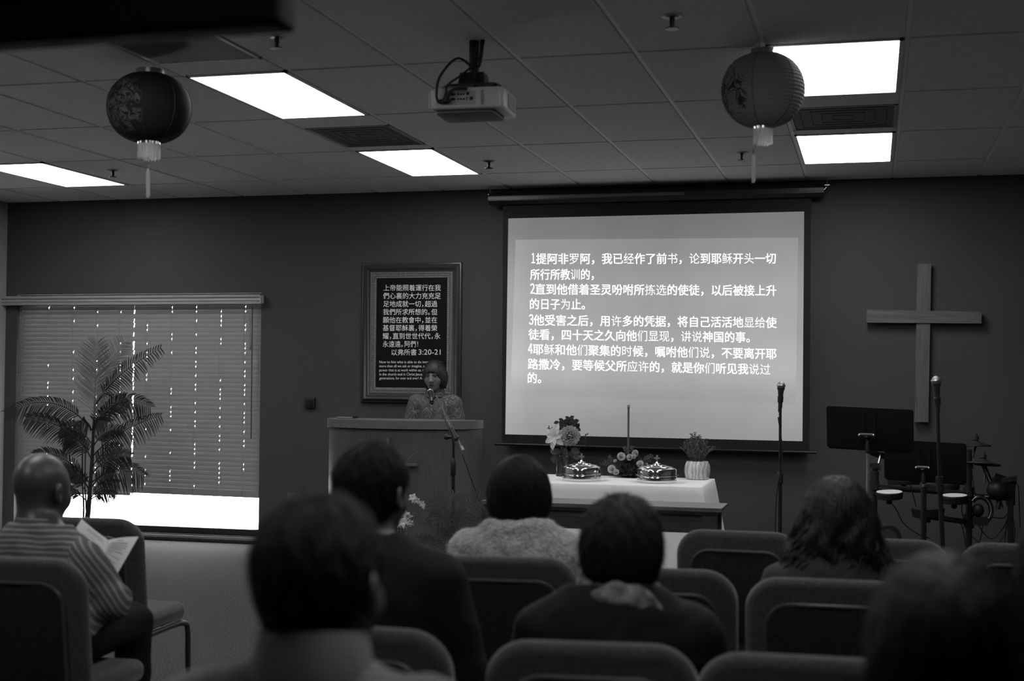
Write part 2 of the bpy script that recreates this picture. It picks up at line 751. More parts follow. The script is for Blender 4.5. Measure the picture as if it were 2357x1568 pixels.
LIGHTS = [(7, 0), (7, 2), (2, 0), (2, 2), (-3, 2), (7, -2), (2, -2), (-3, 0), (-3, -2), (7, -4), (2, -4)]  # panels out of frame continue the grid, added to brighten chairs and heads
VENTS = [(7, 1), (2, 1), (2, -1)]
ti = MB()
gr = MB()
i0, i1, k0, k1 = -5, 14, -8, 4
for i in range(i0, i1):
    for k in range(k0, k1):
        x0, x1, y0, y1 = max(XL, gx(i)), min(XR, gx(i + 1)), max(YB, gy(k)), min(YW, gy(k + 1))
        if x1 - x0 < .05 or y1 - y0 < .05:
            continue
        if (i, k) in LIGHTS or (i, k) in VENTS:
            continue
        ti.bbox((x0 + .0135, y0 + .0145, ZC), (x1 - .0135, y1 - .0145, ZC + .024))
structure(MB().bbox((XL - .2, YB - .2, ZC + .018), (XR + .2, YW + .18, ZC + .25)).build('ceiling', mGap, smooth=0))
structure(ti.build('ceiling_tiles', mTile, smooth=0))
for i in range(i0, i1 + 1):
    if XL < gx(i) < XR:
        gr.bbox((gx(i) - .012, YB, ZC + .007), (gx(i) + .012, YW, ZC + .019))
for k in range(k0, k1 + 1):
    if YB < gy(k) < YW:
        gr.bbox((XL, gy(k) - .007, ZC + .012), (XR, gy(k) + .007, ZC + .0195))
structure(gr.build('ceiling_grid', mGrid, smooth=0))

# ------------------------------------------------------------------ window
mFrame = grey('dark window frame', .015, .4)
wf = MB()
for (a, b) in (((WX0, WZ0), (WX1, WZ0 + .085)), ((WX0, WZ1 - .05), (WX1, WZ1)), ((WX0, WZ0), (WX0 + .05, WZ1)), ((WX1 - .012, WZ0), (WX1, WZ1))):
    wf.bbox((a[0], YW + .085, a[1]), (b[0], YW + .135, b[1]))
win = structure(wf.build('window_1', mFrame, smooth=0))
MB().bbox((WX0 + .04, YW + .107, WZ0 + .08), (WX1 - .010, YW + .113, WZ1 - .04)).build('window_glass', pane_glass('window glass', .97, .03), win, smooth=0)
MB().bbox((WX0 + .0, YW - .01, WZ0 - .02), (WX1 - .0, YW + .085, WZ0)).build('window_sill', grey('dark sill', .03, .35), win, smooth=0)
tr = MB()
tr.bbox((WX0, YW + .0, WZ0), (WX1, YW + .012, WZ0 + .02))
tr.bbox((WX0, YW + .045, WZ0), (WX1, YW + .055, WZ0 + .03))
tr.build('window_track', mSteel, win, smooth=0)

# ceiling troffers
mPanel = emis('lit diffuser', 1, PANEL_STRENGTH)
mTroff = grey('white enamel', .6, .4)
LLAB = {(7, 0): 'lit fluorescent ceiling panel partly behind the lantern near the right side, the larger nearer one',
        (7, 2): 'lit ceiling panel above the projection screen end, beyond the dark vent near the right lantern',
        (2, 0): 'large lit ceiling panel between the left lantern and the projector',
        (2, 2): 'lit ceiling panel near the front wall, left of the projection screen',
        (-3, 2): 'lit ceiling panel above the window, cut off by the left edge of the photo',
        (7, -2): 'added lit ceiling panel over the audience in line with the wooden cross, above the frame',
        (2, -2): 'added lit ceiling panel over the aisle beyond the hanging monitor, above the frame',
        (7, -4): 'added lit ceiling panel straight above the viewer, out of the frame',
        (2, -4): 'added lit ceiling panel above and left of the viewer, out of the frame',
        (-3, 0): 'added lit ceiling panel by the left wall, just out of the frame',
        (-3, -2): 'added lit ceiling panel by the left wall beside the bald man, out of the frame'}
for (i, k) in LIGHTS:
    x0, x1, y0, y1 = gx(i) + .0125, gx(i + 1) - .0125, gy(k) + .0075, gy(k + 1) - .0075
    t = thing('ceiling_light', LLAB[(i, k)], 'ceiling light', ((x0 + x1) / 2, (y0 + y1) / 2, ZC), group='lit ceiling panels')
    w, d = (x1 - x0) / 2, (y1 - y0) / 2
    f = MB()
    for a, b in (((-w, -d), (w, -d + .028)), ((-w, d - .012), (w, d)), ((-w, -d), (-w + .012, d)), ((w - .022, -d), (w, d))):
        f.bbox((a[0], a[1], -.004), (b[0], b[1], .03))
    f.build('frame', mTroff, t, smooth=0)
    MB().bbox((-w + .012, -d + .028, .002), (w - .022, d - .012, .01)).build('diffuser', mPanel, t, smooth=0)

# vents
mGrille = grey('dark grille', .10, .7)
VL = {(7, 1): 'square dark air vent between the two lit panels near the right lantern',
      (2, 1): 'square dark air vent between the two lit panels left of the projector',
      (2, -1): 'large ribbed return air grille beside the hanging dark box'}
for (i, k) in VENTS:
    x0, x1, y0, y1 = gx(i) + .0135, gx(i + 1) - .0135, gy(k) + .0125, gy(k + 1) - .0125
    fr = (.27, .88) if k == 1 else (.05, .78)
    ya, yb = y0 + (y1 - y0) * fr[0], y0 + (y1 - y0) * fr[1]
    fl = structure(MB().bbox((x0, y0, ZC), (x1, ya - .006, ZC + .02)).bbox((x0, yb + .006, ZC), (x1, y1, ZC + .02)).build('ceiling_filler', mTile, smooth=0))
    t = thing('ceiling_vent', VL[(i, k)], 'air vent', ((x0 + x1) / 2, (ya + yb) / 2, ZC), group='ceiling air vents')
    w, d = (x1 - x0) / 2, (yb - ya) / 2
    f = MB()
    for a, b in (((-w, -d), (w, -d + .02)), ((-w, d - .02), (w, d)), ((-w, -d), (-w + .02, d)), ((w - .02, -d), (w, d))):
        f.bbox((a[0], a[1], -.003), (b[0], b[1], .01))
    f.build('frame', grey('vent frame', .30, .5), t, smooth=0)
    g = MB()
    if k == 1:
        g.bbox((-w + .02, -d + .02, .004), (w - .02, d - .02, .008))
        for q in range(1, 5):
            s_ = q / 5
            for a, b in (((-w * s_, -d * s_), (w * s_, -d * s_ + .005)), ((-w * s_, d * s_ - .005), (w * s_, d * s_)), ((-w * s_, -d * s_), (-w * s_ + .005, d * s_)), ((w * s_ - .005, -d * s_), (w * s_, d * s_))):
                g.bbox((a[0], a[1], .001), (b[0], b[1], .006))
    else:
        nsl = 46
        for q in range(nsl):
            x = -w + .02 + (2 * w - .04) * (q + .5) / nsl
            g.bbox((x - .0032, -d + .02, -.001), (x + .0032, d - .02, .008))
        g.bbox((-w + .02, -d + .02, .0085), (w - .02, d - .02, .0105))
    g.build('grille', mGrille if k == 1 else grey('ribbed grille', .16, .6), t, smooth=0)

# fire sprinklers
sp = None
SPL = [(637, 84, 'small fire sprinkler head between the ribbed return grille and the projector'),
       (1547, 37, 'fire sprinkler head with pale ring near the top of the photo, right of the projector'),
       (1125, 370, 'small fire sprinkler head near the lit panel left of the projection screen'),
       (260, 391, 'small fire sprinkler head above the window, left of the lantern tassel'),
       (1708, 351, 'small fire sprinkler head beside the tassel of the right lantern')]
for (px, py, lab) in SPL:
    p = atz(px, py, ZC)
    if sp is None:
        sp = thing('fire_sprinkler', lab, 'sprinkler', p, group='ceiling fire sprinklers')
        MB().lathe([(.045, -.004), (.043, 0)], 20).build('escutcheon', grey('pale ring', .5, .4), sp)
        MB().lathe([(.030, -.008), (.012, -.010), (.010, -.045), (.014, -.05), (.030, -.053), (.030, -.057), (0, -.058)], 16).build('deflector', mBlackMetal, sp)
    else:
        dup(sp, lab, p)

# ------------------------------------------------------------------ window blinds
mSlat = translucent('blind slats', .16, .006)
mRail = grey('blind rail', .25, .5)


def blind(name, label, xa, xb, ztop, zbl, zbr, cords, yb, stack):
    t = thing(name, label, 'window blind', ((xa + xb) / 2, yb, 0), group='window blinds')
    cx = (xa + xb) / 2
    m = MB()
    n = int((ztop - max(zbl, zbr)) / .0405)
    edges = sorted([xa] + [c + s * .0028 for c in cords for s in (-1, 1)] + [xb])
    j = 0
    for q in range(n):
        z = ztop - .03 - q * .0405
        f = q / max(1, n - 1)
        rng = random.Random(q * 7 + int(xa * 100))
        ox = rng.uniform(-.008, .008) if xa < -6.5 else rng.uniform(-.003, .003)
        for e in range(0, len(edges) - 1):
            a, b = edges[e], edges[e + 1]
            hole = e % 2 == 1
            if hole and rng.random() < (.5 if xa > -6.5 else .28):
                strips = ((-.024, -.0035), (.0035, .024))
            elif hole:
                strips = ((-.024, .024),)
            else:
                strips = ((-.024, .024),)
            for (s0, s1) in strips:
                ring = []
                for x in (a + (ox if e == 0 else 0), b + (ox if e == len(edges) - 2 else 0)):
                    u = (x - xa) / (xb - xa)
                    dz = f ** 2 * ((zbr - zbl) * u + min(0, zbl - zbr) * 0)
                    for s in (s0, (s0 + s1) / 2, s1):
                        # slats almost closed, upper edge leaning to the glass
                        ring.append((x - cx, .0065 * (s / .024) - .0015 * (1 - (s / .024) ** 2), z + dz + s))
                m.add(ring, [(0, 1, 4, 3), (1, 2, 5, 4)])
    m.build('slats', mSlat, t, smooth=50)
    r = MB()
    hgt = .03 + stack

    def rail(u, v):
        return (xa + (xb - xa) * u - cx, 0, zbl + (zbr - zbl) * u + hgt * v)
    for y0, y1 in ((-.026, .026),):
        vs = []
        for u in (0, 1):
            for (yy, vv) in ((y0, 0), (y1, 0), (y1, 1), (y0, 1)):
                p = rail(u, vv)
                vs.append((p[0], yy, p[2]))
        r.add(vs, [(0, 1, 5, 4), (1, 2, 6, 5), (2, 3, 7, 6), (3, 0, 4, 7), (3, 2, 1, 0), (4, 5, 6, 7)])
    r.build('bottom_rail', mRail, t, smooth=0)
    for c in cords:
        u = (c - xa) / (xb - xa)
        MB().tube([(c - cx, -.026, ztop), (c - cx, -.030, zbl + (zbr - zbl) * u + .01)], .0012, 5).build('ladder_cord', grey('cord', .12, .8), t)
    return t


YBL = YW + .035
xat = lambda px, py: at(px, py, YBL).x
zt = at(300, 700, YBL).z
cl = [xat(p, 900) for p in (52, 110, 168, 222, 276)]
cr = [xat(p, 900) for p in (337, 394, 450, 507, 563)]
bl = blind('window_blind', 'left window blind with closed pale slats behind the potted palm', xat(18, 900), xat(306.5, 900), zt + .04, at(150, 1140, YBL).z, at(300, 1140, YBL).z, cl, YBL, -.005)
br = blind('window_blind', 'right window blind with closed slats and a sagging bottom rail', xat(307.5, 900), WX1 - .005, zt + .04, at(305, 1134, YBL).z, at(587, 1146, YBL).z, cr, YBL, .03)
bx = br.location.x
wn = at(581, 705, YBL - .05)
we = at(578, 1010, YBL - .05)
MB().tube([(wn.x - bx, -.05, wn.z), (we.x - bx, -.05, we.z)], .005, 6).build('tilt_wand', grey('wand', .05, .4), br)
w2 = at(575, 720, YBL - .05)
w3 = at(576, 800, YBL - .05)
MB().tube([(w2.x - bx, -.045, w2.z), (w3.x - bx, -.045, w3.z)], .002, 5).lathe([(.004, -.02), (.007, -.01), (.004, .01)], 8, (w3.x - bx, -.045, w3.z)).build('pull_cord', grey('pull cord', .06, .6), br)
va, vb = at(8, 690, YW), at(607, 690, YW)
vz1, vz0 = at(300, 680, YW - .07).z, at(300, 701, YW - .07).z
hv = vz1 - vz0
t = thing('blind_valance', 'moulded wooden valance across the top of the window blinds', 'valance', ((va.x + vb.x) / 2, YW, vz0))
hw = (vb.x - va.x) / 2
MB().add([(sx * hw, y, z) for sx in (-1, 1) for (y, z) in ((0, 0), (-.062, 0), (-.062, hv * .3), (-.07, hv * .36), (-.066, hv * .62), (-.078, hv * .72), (-.078, hv), (0, hv))],
         [(i, (i + 1) % 8, 8 + (i + 1) % 8, 8 + i) for i in range(8)] + [tuple(range(8)), tuple(range(15, 7, -1))]).build('board', wood('valance wood', .24, .32, 'X', 5), t, smooth=30)
MB().bbox((hw - .003, -.074, .01), (hw + .004, -.004, hv - .01)).build('end_cap', grey('pale end', .45, .5), t, smooth=0)
# ================================================================== front wall
# ---------------- projection screen
YS = YW - .13
mCloth = grey('black screen cloth', .006, .8)
mCase = grey('black screen casing', .012, .4)


def projected(name, gain, top=.22):
    """the projected picture: brighter to the left and to the bottom, as the slide itself is"""
    m = emis(name, 1, 1)
    nt = m.node_tree
    e = [n for n in nt.nodes if n.type == 'EMISSION'][0]
    tc = nt.nodes.new('ShaderNodeTexCoord')
    sx = nt.nodes.new('ShaderNodeSeparateXYZ')
    nt.links.new(tc.outputs['Generated'], sx.inputs[0])
    rz = nt.nodes.new('ShaderNodeValToRGB')
    rz.color_ramp.interpolation = 'EASE'
    for i, (p, v) in enumerate(((0, .36), (.22, .46), (.6, .39), (1, top))):
        el = rz.color_ramp.elements[i] if i < 2 else rz.color_ramp.elements.new(p)
        el.position = p
        el.color = (v, v, v, 1)
    nt.links.new(sx.outputs['Z'], rz.inputs[0])
    rx = nt.nodes.new('ShaderNodeValToRGB')
    rx.color_ramp.interpolation = 'EASE'
    for i, (p, v) in enumerate(((0, 1.0), (.12, .86), (.5, .76), (1, .86))):
        el = rx.color_ramp.elements[i] if i < 2 else rx.color_ramp.elements.new(p)
        el.position = p
        el.color = (v, v, v, 1)
    nt.links.new(sx.outputs['X'], rx.inputs[0])
    mu = nt.nodes.new('ShaderNodeMath')
    mu.operation = 'MULTIPLY'
    nt.links.new(rz.outputs[0], mu.inputs[0])
    nt.links.new(rx.outputs[0], mu.inputs[1])
    n = nt.nodes.new('ShaderNodeTexNoise')
    n.inputs['Scale'].default_value = 2.5
    nt.links.new(tc.outputs['Object'], n.inputs[0])
    mr = nt.nodes.new('ShaderNodeMapRange')
    mr.inputs[3].default_value = .9 * gain
    mr.inputs[4].default_value = 1.1 * gain
    nt.links.new(n.outputs['Fac'], mr.inputs[0])
    m2 = nt.nodes.new('ShaderNodeMath')
    m2.operation = 'MULTIPLY'
    nt.links.new(mu.outputs[0], m2.inputs[0])
    nt.links.new(mr.outputs[0], m2.inputs[1])
    nt.links.new(m2.outputs[0], e.inputs[1])
    return m


ca, cb = at(1129, 455, YS), at(1897, 445, YS)
scz = (ca.z + cb.z) / 2
scr = thing('projection_screen', 'pull-down projection screen showing white Chinese verses, hung under the ceiling', 'projection screen', ((ca.x + cb.x) / 2, YS, 0))
L = scr.location
hw = (cb.x - ca.x) / 2
oc = [(.052 * math.cos(a), .052 * math.sin(a)) for a in [math.pi / 8 + k * math.pi / 4 for k in range(8)]]
MB().add([(sx * hw, y - .02, z + scz) for sx in (-1, 1) for y, z in oc], [(i, (i + 1) % 8, 8 + (i + 1) % 8, 8 + i) for i in range(8)] + [tuple(range(8)), tuple(range(15, 7, -1))]).build('casing', mCase, scr, smooth=0)
MB().bbox((-hw, -.075, scz - .012), (hw * .2, -.069, scz + .012)).build('casing_highlight', grey('casing highlight', .09, .35), scr, smooth=0)  # highlight along the casing front, painted as a paler strip
MB().bbox((hw * .86, -.075, scz - .006), (hw, -.069, scz + .016)).build('casing_label', grey('pale strip', .05, .4), scr, smooth=0)


def onscreen(px, py, dy=0.0):
    p = at(px, py, YS + dy)
    return (p.x - L.x, dy, p.z)


q = [onscreen(1158, 470, .004), onscreen(1867, 455, .004), onscreen(1863, 1041, .004), onscreen(1155, 1026, .004)]
zt = scz
MB().add([(x, y + d, z) for d in (0, .004) for (x, y, z) in [(q[0][0], .004, zt), (q[1][0], .004, zt), q[2], q[3]]], [(0, 1, 2, 3), (7, 6, 5, 4), (0, 4, 5, 1), (1, 5, 6, 2), (2, 6, 7, 3), (3, 7, 4, 0)]).build('screen_cloth', mCloth, scr, smooth=0)
MB().quad(onscreen(1170, 503), onscreen(1851, 487), onscreen(1847, 1016), onscreen(1163, 1000)).build('projected_picture', projected('projected slide', 1.0), scr, smooth=0)
MB().quad(onscreen(1187, 552, -.002), onscreen(1837, 547, -.002), onscreen(1832, 932, -.002), onscreen(1175, 908, -.002)).build('projected_panel', projected('projected text panel', 1.16, .30), scr, smooth=0)
b0, b1 = onscreen(1138, 1022, .004), onscreen(1880, 1042, .004)
MB().tube([(b0[0], .004, b0[2]), (b1[0], .004, b1[2])], .011, 10).build('bottom_bar', mCase, scr)
hk = onscreen(1135, 478, -.02)
MB().tube([(hk[0] + .012 * math.cos(a), -.03, hk[2] + .018 * math.sin(a)) for a in [k * math.pi / 6 for k in range(12)]], .0025, 6, closed=True).build('pull_ring', mBlackMetal, scr)
for px in (1128, 1904):
    p = onscreen(px, 448 if px < 1500 else 426, -.02)
    m = MB().tube([(p[0], -.02, ZC), (p[0], -.02, p[2] - .01)], .003, 6)
    m.tube([(p[0] - .018, -.02, p[2]), (p[0] + .018, -.02, p[2])], .005, 6).ball((p[0], -.02, p[2] - .012), .008, 8)
    m.tube([(p[0], -.02, p[2] - .01), (p[0] + (.012 if px < 1500 else -.03), -.02, scz)], .003, 6)
    m.build('hanging_hook', mSteel, scr)
THIN = set('罗经书论稣头训拣选为许显给们现讲说时应过')
ROWS = [('1提阿非罗阿，我已经作了前书，论到耶稣开头一切', 1223, 606, 1787, 605),
        ('2直到他借着圣灵吩咐所拣选的使徒，以后被接上升', 1220, 676, 1788, 679),
        ('3他受害之后，用许多的凭据，将自己活活地显给使', 1217, 747, 1788, 753),
        ('4耶稣和他们聚集的时候，嘱咐他们说，不要离开耶', 1215, 814, 1788, 825),
        ('所行所教训的，', 1220, 642, 1382, 642),
        ('的日子为止。', 1218, 710, 1362, 711),
        ('徒看，四十天之久向他们显现，讲说神国的事。', 1216, 780, 1742, 787),
        ('路撒冷，要等候父所应许的，就是你们听见我说过', 1214, 848, 1774, 861),
        ('的。', 1213, 880, 1261, 881)]
lt = MB()
for txt, xl, yl, xr, yr in ROWS:
    N = sum(.42 if c.isdigit() else 1 for c in txt)
    em = (xr - xl) / N
    u = 0.0
    for c in txt:
        dg = c.isdigit()
        V, Fc = glyph(chr(ord(c) + 0xFEE0) if dg else c)
        if dg:
            mnx = min(v[0] for v in V)
            mxx = max(v[0] for v in V)
            V = [((x - mnx) / (mxx - mnx) * (.30 if c == '1' else .38) + .03, y * 1.16) for x, y in V]
        for ox, oy in ((0, 0),) if c in THIN else ((-.017, -.010), (.017, -.010), (-.017, .010), (.017, .010)):
            pts = []
            for x, y in V:
                X = xl + (u + x + ox) * em
                pts.append(onscreen(X, yl + (yr - yl) * (X - xl) / (xr - xl) - (y + oy) * 27.0, -.004))
            lt.add(pts, Fc)
        u += .42 if dg else 1
lt.build('projected_lettering', emis('projected white letters', 1, 1.25), scr, smooth=0)

# ---------------- framed scripture
mMould = grey('dark carved moulding', .035, .28, spec=.6, bump=(30, .2, .003))
mLiner = grey('worn gilt liner', .12, .4, spec=.6, var=(70, .06, .17))
YP = YW - .001
pc = [at(835.5, 606, YP), at(1064.5, 605, YP), at(1063, 928, YP), at(833.5, 928, YP)]
fcx = sum(p.x for p in pc) / 4
fcz = sum(p.z for p in pc) / 4
fw_, fh_ = (pc[1].x - pc[0].x + pc[2].x - pc[3].x) / 4, (pc[0].z - pc[3].z + pc[1].z - pc[2].z) / 4
fr = thing('framed_scripture', 'large dark-framed panel of white Chinese scripture verse hung behind the speaker', 'framed print', (fcx, YP, fcz))


def mitre(prof, mat, name, parent):
    vs, fs = [], []
    for ins, d in prof:
        for sx, sz in ((-1, -1), (1, -1), (1, 1), (-1, 1)):
            vs.append((sx * (fw_ - ins), -d, sz * (fh_ - ins)))
    for i in range(len(prof) - 1):
        for k in range(4):
            l = (k + 1) % 4
            fs.append((i * 4 + k, i * 4 + l, i * 4 + 4 + l, i * 4 + 4 + k))
    return MB().add(vs, fs).build(name, mat, parent, smooth=35)


mitre([(0, 0), (0, .022), (.006, .03), (.014, .032), (.022, .044), (.034, .05), (.044, .046), (.056, .034), (.068, .026), (.078, .024)], mMould, 'frame_moulding', fr)
mitre([(.078, .024), (.080, .030), (.090, .031), (.092, .026), (.102, .024), (.104, .028), (.112, .028), (.114, .022), (.128, .018), (.130, .010)], mLiner, 'gilt_liner', fr)
bd = MB()
for sgn in (-1, 1):
    nb = 58
    for k in range(nb):
        z = -(fh_ - .124) + (2 * fh_ - .248) * k / (nb - 1)
        bd.box((sgn * (fw_ - .121), -.021, z), (.011, .006, .008), rot=Matrix.Rotation(.5, 3, 'Y'))
    nb = 36
    for k in range(nb):
        x = -(fw_ - .121) + (2 * fw_ - .242) * k / (nb - 1)
        bd.box((x, -.021, sgn * (fh_ - .121)), (.008, .006, .011), rot=Matrix.Rotation(.5, 3, 'Y'))
bd.build('carved_beading', grey('pale beading', .28, .5), fr, smooth=0)
MB().bbox((-fw_ + .10, -.012, -fh_ + .10), (fw_ - .10, -.004, fh_ - .10)).build('black_board', grey('black board', .008, .75, spec=.1), fr, smooth=0)


def onframe(px, py):
    p = at(px, py, YP - .014)
    return (p.x - fcx, -.014, p.z - fcz)


lt = MB()
for txt, xl, base, xr in (('上帝能照着運行在我', 882, 668.5, 1015), ('們心裏的大力充充足', 881.5, 687, 1015), ('足地成就一切，超過', 881.5, 705.5, 1007), ('我們所求所想的。但', 881, 724, 1007),
                          ('願他在教會中，並在', 881, 742.5, 1007), ('基督耶穌裏，得着榮', 880.5, 761, 1007), ('耀，直到世世代代，永', 880.5, 779.5, 1014), ('永遠遠。阿們！', 880.5, 798, 972), ('以弗所書', 899.5, 817, 959.5)):
    N = sum(.55 if c in '，。' else 1 for c in txt)
    em = (xr - xl) / N
    u = 0
    for c in txt:
        V, Fc = glyph(c)
        lt.add([onframe(xl + (u + x) * em, base - y * 15.6) for x, y in V], Fc)
        u += .55 if c in '，。' else 1
V, Fc = glyph('3:20-21')
a, b = min(v[0] for v in V), max(v[0] for v in V)
lt.add([onframe(963.5 + (x - a) / (b - a) * 50.5, 816.5 - y * 17.5) for x, y in V], Fc)
lt.build('chinese_lettering', grey('white lettering', .88, .6), fr, smooth=0)
lt = MB()
for txt, xl, base, xr, h in (('Now to him who is able to do immeasurably', 873, 836.3, 1016, 8.6), ('more than all we ask or imagine, according to his', 873, 845.6, 1022, 8.6),
                             ('power that is at work within us, to him be glory', 873, 855, 1019, 8.6), ('in the church and in Christ Jesus throughout all', 873, 864.5, 1017, 8.6), ('generations, for ever and ever! Amen.', 873, 873.6, 985, 8.6)):
    V, Fc = glyph(txt)
    a, b = min(v[0] for v in V), max(v[0] for v in V)
    lt.add([onframe(xl + (x - a) / (b - a) * (xr - xl), base - y * h) for x, y in V], Fc)
lt.build('english_lettering', grey('white small lettering', .80, .6), fr, smooth=0)

# ---------------- wooden cross
cc = at(2127, 730, YW)
cr_ = thing('wall_cross', 'plain wooden cross hung on the bare wall right of the screen', 'cross', (cc.x, YW, 0))
mCross = wood('weathered oak', .085, .125, 'Z', 4, .7, .2)
mCrossH = wood('weathered oak arm', .085, .125, 'X', 4, .7, .2)
pt = lambda px, py: at(px, py, YW - .06)
a, b, c, d = pt(2111, 607), pt(2143.5, 607), pt(2137, 972), pt(2105.5, 972)
MB().add([(p.x - cc.x, y, p.z) for y in (-.062, -.018) for p in (a, b, c, d)], [(0, 1, 2, 3), (7, 6, 5, 4), (0, 4, 5, 1), (1, 5, 6, 2), (2, 6, 7, 3), (3, 7, 4, 0)]).build('upright', mCross, cr_, smooth=0)
a, b, c, d = pt(1995, 713), pt(2259, 718), pt(2259, 745), pt(1995, 743)
MB().add([(p.x - cc.x, y, p.z) for y in (-.075, -.030) for p in (a, b, c, d)], [(0, 1, 2, 3), (7, 6, 5, 4), (0, 4, 5, 1), (1, 5, 6, 2), (2, 6, 7, 3), (3, 7, 4, 0)]).build('crossbar', mCrossH, cr_, smooth=0)
MB().bbox((-.02, -.019, 1.35), (.02, 0, 2.3)).build('hanger', grey('hanger', .05, .7), cr_, smooth=0)

# ---------------- small things on the wall
a, b = at(705, 915, YW), at(727, 940, YW)
t = thing('wall_control', 'small black square control box on the wall left of the framed verse', 'wall control', ((a.x + b.x) / 2, YW, (a.z + b.z) / 2))
w, h = (b.x - a.x) / 2, (a.z - b.z) / 2
MB().rslab(2 * w, 2 * h, .01, .03, .004, -h, cy=-.015).build('box', mBlack, t)
MB().rslab(1.2 * w, 1.2 * h, .006, .008, .002, -.6 * h, cy=-.033).build('dial', grey('black gloss', .012, .2), t)
a, b = at(663, 1135, YW), at(690, 1172, YW)
t = thing('wall_outlet', 'pale socket plate low on the wall between window and lectern', 'wall socket', ((a.x + b.x) / 2, YW, (a.z + b.z) / 2))
MB().rslab(b.x - a.x, a.z - b.z, .006, .012, .003, -(a.z - b.z) / 2, cy=-.006).build('plate', grey('socket plate', .10, .4), t)
MB().rslab(.035, .03, .01, .006, .002, -.035, cy=-.013).rslab(.035, .03, .01, .006, .002, .006, cy=-.013).build('socket', grey('socket face', .07, .5), t)

# ================================================================== lectern
mPod = wood('lectern veneer', .066, .086, 'Z', 6, .4, .4)
mPodRim = wood('lectern rim', .10, .13, 'X', 5, .35, .5)
YLB, YLF = 9.95, 9.50
la, lb = at(769.5, 963, YLB), at(1113, 964, YLB)
lcx, lhw = (la.x + lb.x) / 2, (lb.x - la.x) / 2
ztop = at(940, 969, YLF).z
pod = thing('lectern', 'curved wooden lectern with pale rim, in front of the speaker', 'lectern', (lcx, YLB, 0))


def arc(w, d, n=28):
    return [(-w * math.cos(math.pi * i / n) * (1.0), -d * math.sin(math.pi * i / n) ** .62) for i in range(n + 1)]


def wall_of(w, d, z0, z1, thick=None):
    o = arc(w, d)
    n = len(o)
    vs = [(x, y, z) for z in (z0, z1) for x, y in o]
    fs = [(i, i + 1, n + i + 1, n + i) for i in range(n - 1)] + [tuple(range(n)), tuple(range(2 * n - 1, n - 1, -1)), (n - 1, 0, n, 2 * n - 1)]
    return MB().add(vs, fs)


wall_of(lhw - .012, .42, .0, ztop - .066).build('body', mPod, pod, smooth=30)
wall_of(lhw, .45, ztop - .062, ztop - .0).build('rim', mPodRim, pod, smooth=30)
wall_of(lhw - .018, .425, ztop - .07, ztop - .058).build('shadow_gap', grey('dark gap line', .012, .6), pod, smooth=30)
ym = .0
e = MB()
fy = YLF - .005
pe = lambda px, py, dy=0: (lambda p: (p.x - lcx, p.y - YLB, p.z))(at(px, py, fy + dy))
v0, v1 = pe(893, 1008), pe(893, 1190)
e.bbox((v0[0] - .009, v0[1] + .03, v1[2]), (v0[0] + .009, v0[1] - .006, v0[2]))
h0, h1 = pe(826, 1067), pe(959, 1067)
e.bbox((h0[0], h0[1] + .03, h0[2] - .009), (h1[0], h0[1] - .006, h0[2] + .009))
e.tube([pe(x, y) for x, y in ((905, 1110), (918, 1092), (934, 1068), (946, 1050), (961, 1040))], [.004, .005, .004, .003, .002], 6)
e.build('cross_emblem', grey('emblem', .11, .4), pod, smooth=0)
t = at(795, 962, 9.8)
f = thing('folder', 'thin dark folder lying on the left end of the lectern top', 'folder', (t.x, 9.84, ztop))
MB().box((0, 0, .008), (.13, .10, .014)).build('cover', mBlack, f, smooth=0)
MB().box((0, 0, .0085), (.124, .104, .008)).build('pages', grey('paper edge', .3, .8), f, smooth=0)


# ================================================================== microphones and stands
def mic(label, c, axis, s=1.0, group='handheld microphones on stands', bright=True):
    """c = centre of the grille ball, axis points from handle to ball"""
    t = thing('microphone', label, 'microphone', c, group=group)
    R = Vector((0, 0, 1)).rotation_difference(Vector(axis)).to_matrix()
    MB().ball((0, 0, 0), (.025 * s, .025 * s, .026 * s), 16, rot=R).build('grille', grey('steel mesh grille', .30 if bright else .012, .4 if bright else .6, metal=.8 if bright else 0, bump=(500, .8, .002)), t)
    MB().lathe([(.0255 * s, -.004), (.0275 * s, -.001), (.0275 * s, .003), (.0255 * s, .006)], 20, rot=R).build('band', mSteel, t)
    MB().lathe([(.010 * s, -.165 * s), (.0115 * s, -.16 * s), (.0125 * s, -.10 * s), (.018 * s, -.035 * s), (.023 * s, -.02 * s), (.024 * s, -.012 * s)], 18, rot=R).build('handle', grey('mic body', .02 if bright else .008, .35 if bright else .5, spec=.6 if bright else .2), t)
    return t


def clip(m, c, ax):
    R = Vector((0, 0, 1)).rotation_difference(Vector(ax)).to_matrix()
    return m.lathe([(.014, -.02), (.017, -.018), (.018, .018), (.0155, .02)], 14, c, rot=R)


def round_base(m):
    return m.lathe([(.128, 0), (.13, .006), (.126, .016), (.04, .024), (.02, .034), (.014, .05)], 36)


# upright stand in front of the screen
zc = 8.5
top = atd(1796, 927, zc)
bot = Vector((top.x, top.y, 0))
t = thing('microphone_stand', 'straight black microphone stand in front of the right edge of the projection screen', 'microphone stand', bot, group='microphone stands')
m = MB()
round_base(m)
m.build('base', mBlackMetal, t)
zj = atd(1797, 1098, zc).z
MB().tube([(0, 0, .03), (0, 0, zj)], .0125, 12).build('lower_tube', mBlackMetal, t)
MB().lathe([(.014, zj - .04), (.019, zj - .035), (.019, zj + .02), (.014, zj + .03)], 16).build('clutch', mBlack, t)
MB().tube([(0, 0, zj), (0, 0, top.z - .02)], .009, 12).build('upper_tube', mBlackMetal, t)
ball = atd(1798, 888, zc)
ax = (ball - (top + Vector((0, 0, -.0)))).normalized()
mc = ball - ax * .085
m = MB().tube([(0, 0, top.z - .03), (0, 0, top.z + .01)], .013, 10)
clip(m, mc - bot, ax)
m.tube([(0, 0, top.z), tuple(mc - bot)], .007, 8)
m.build('clip', mBlack, t)
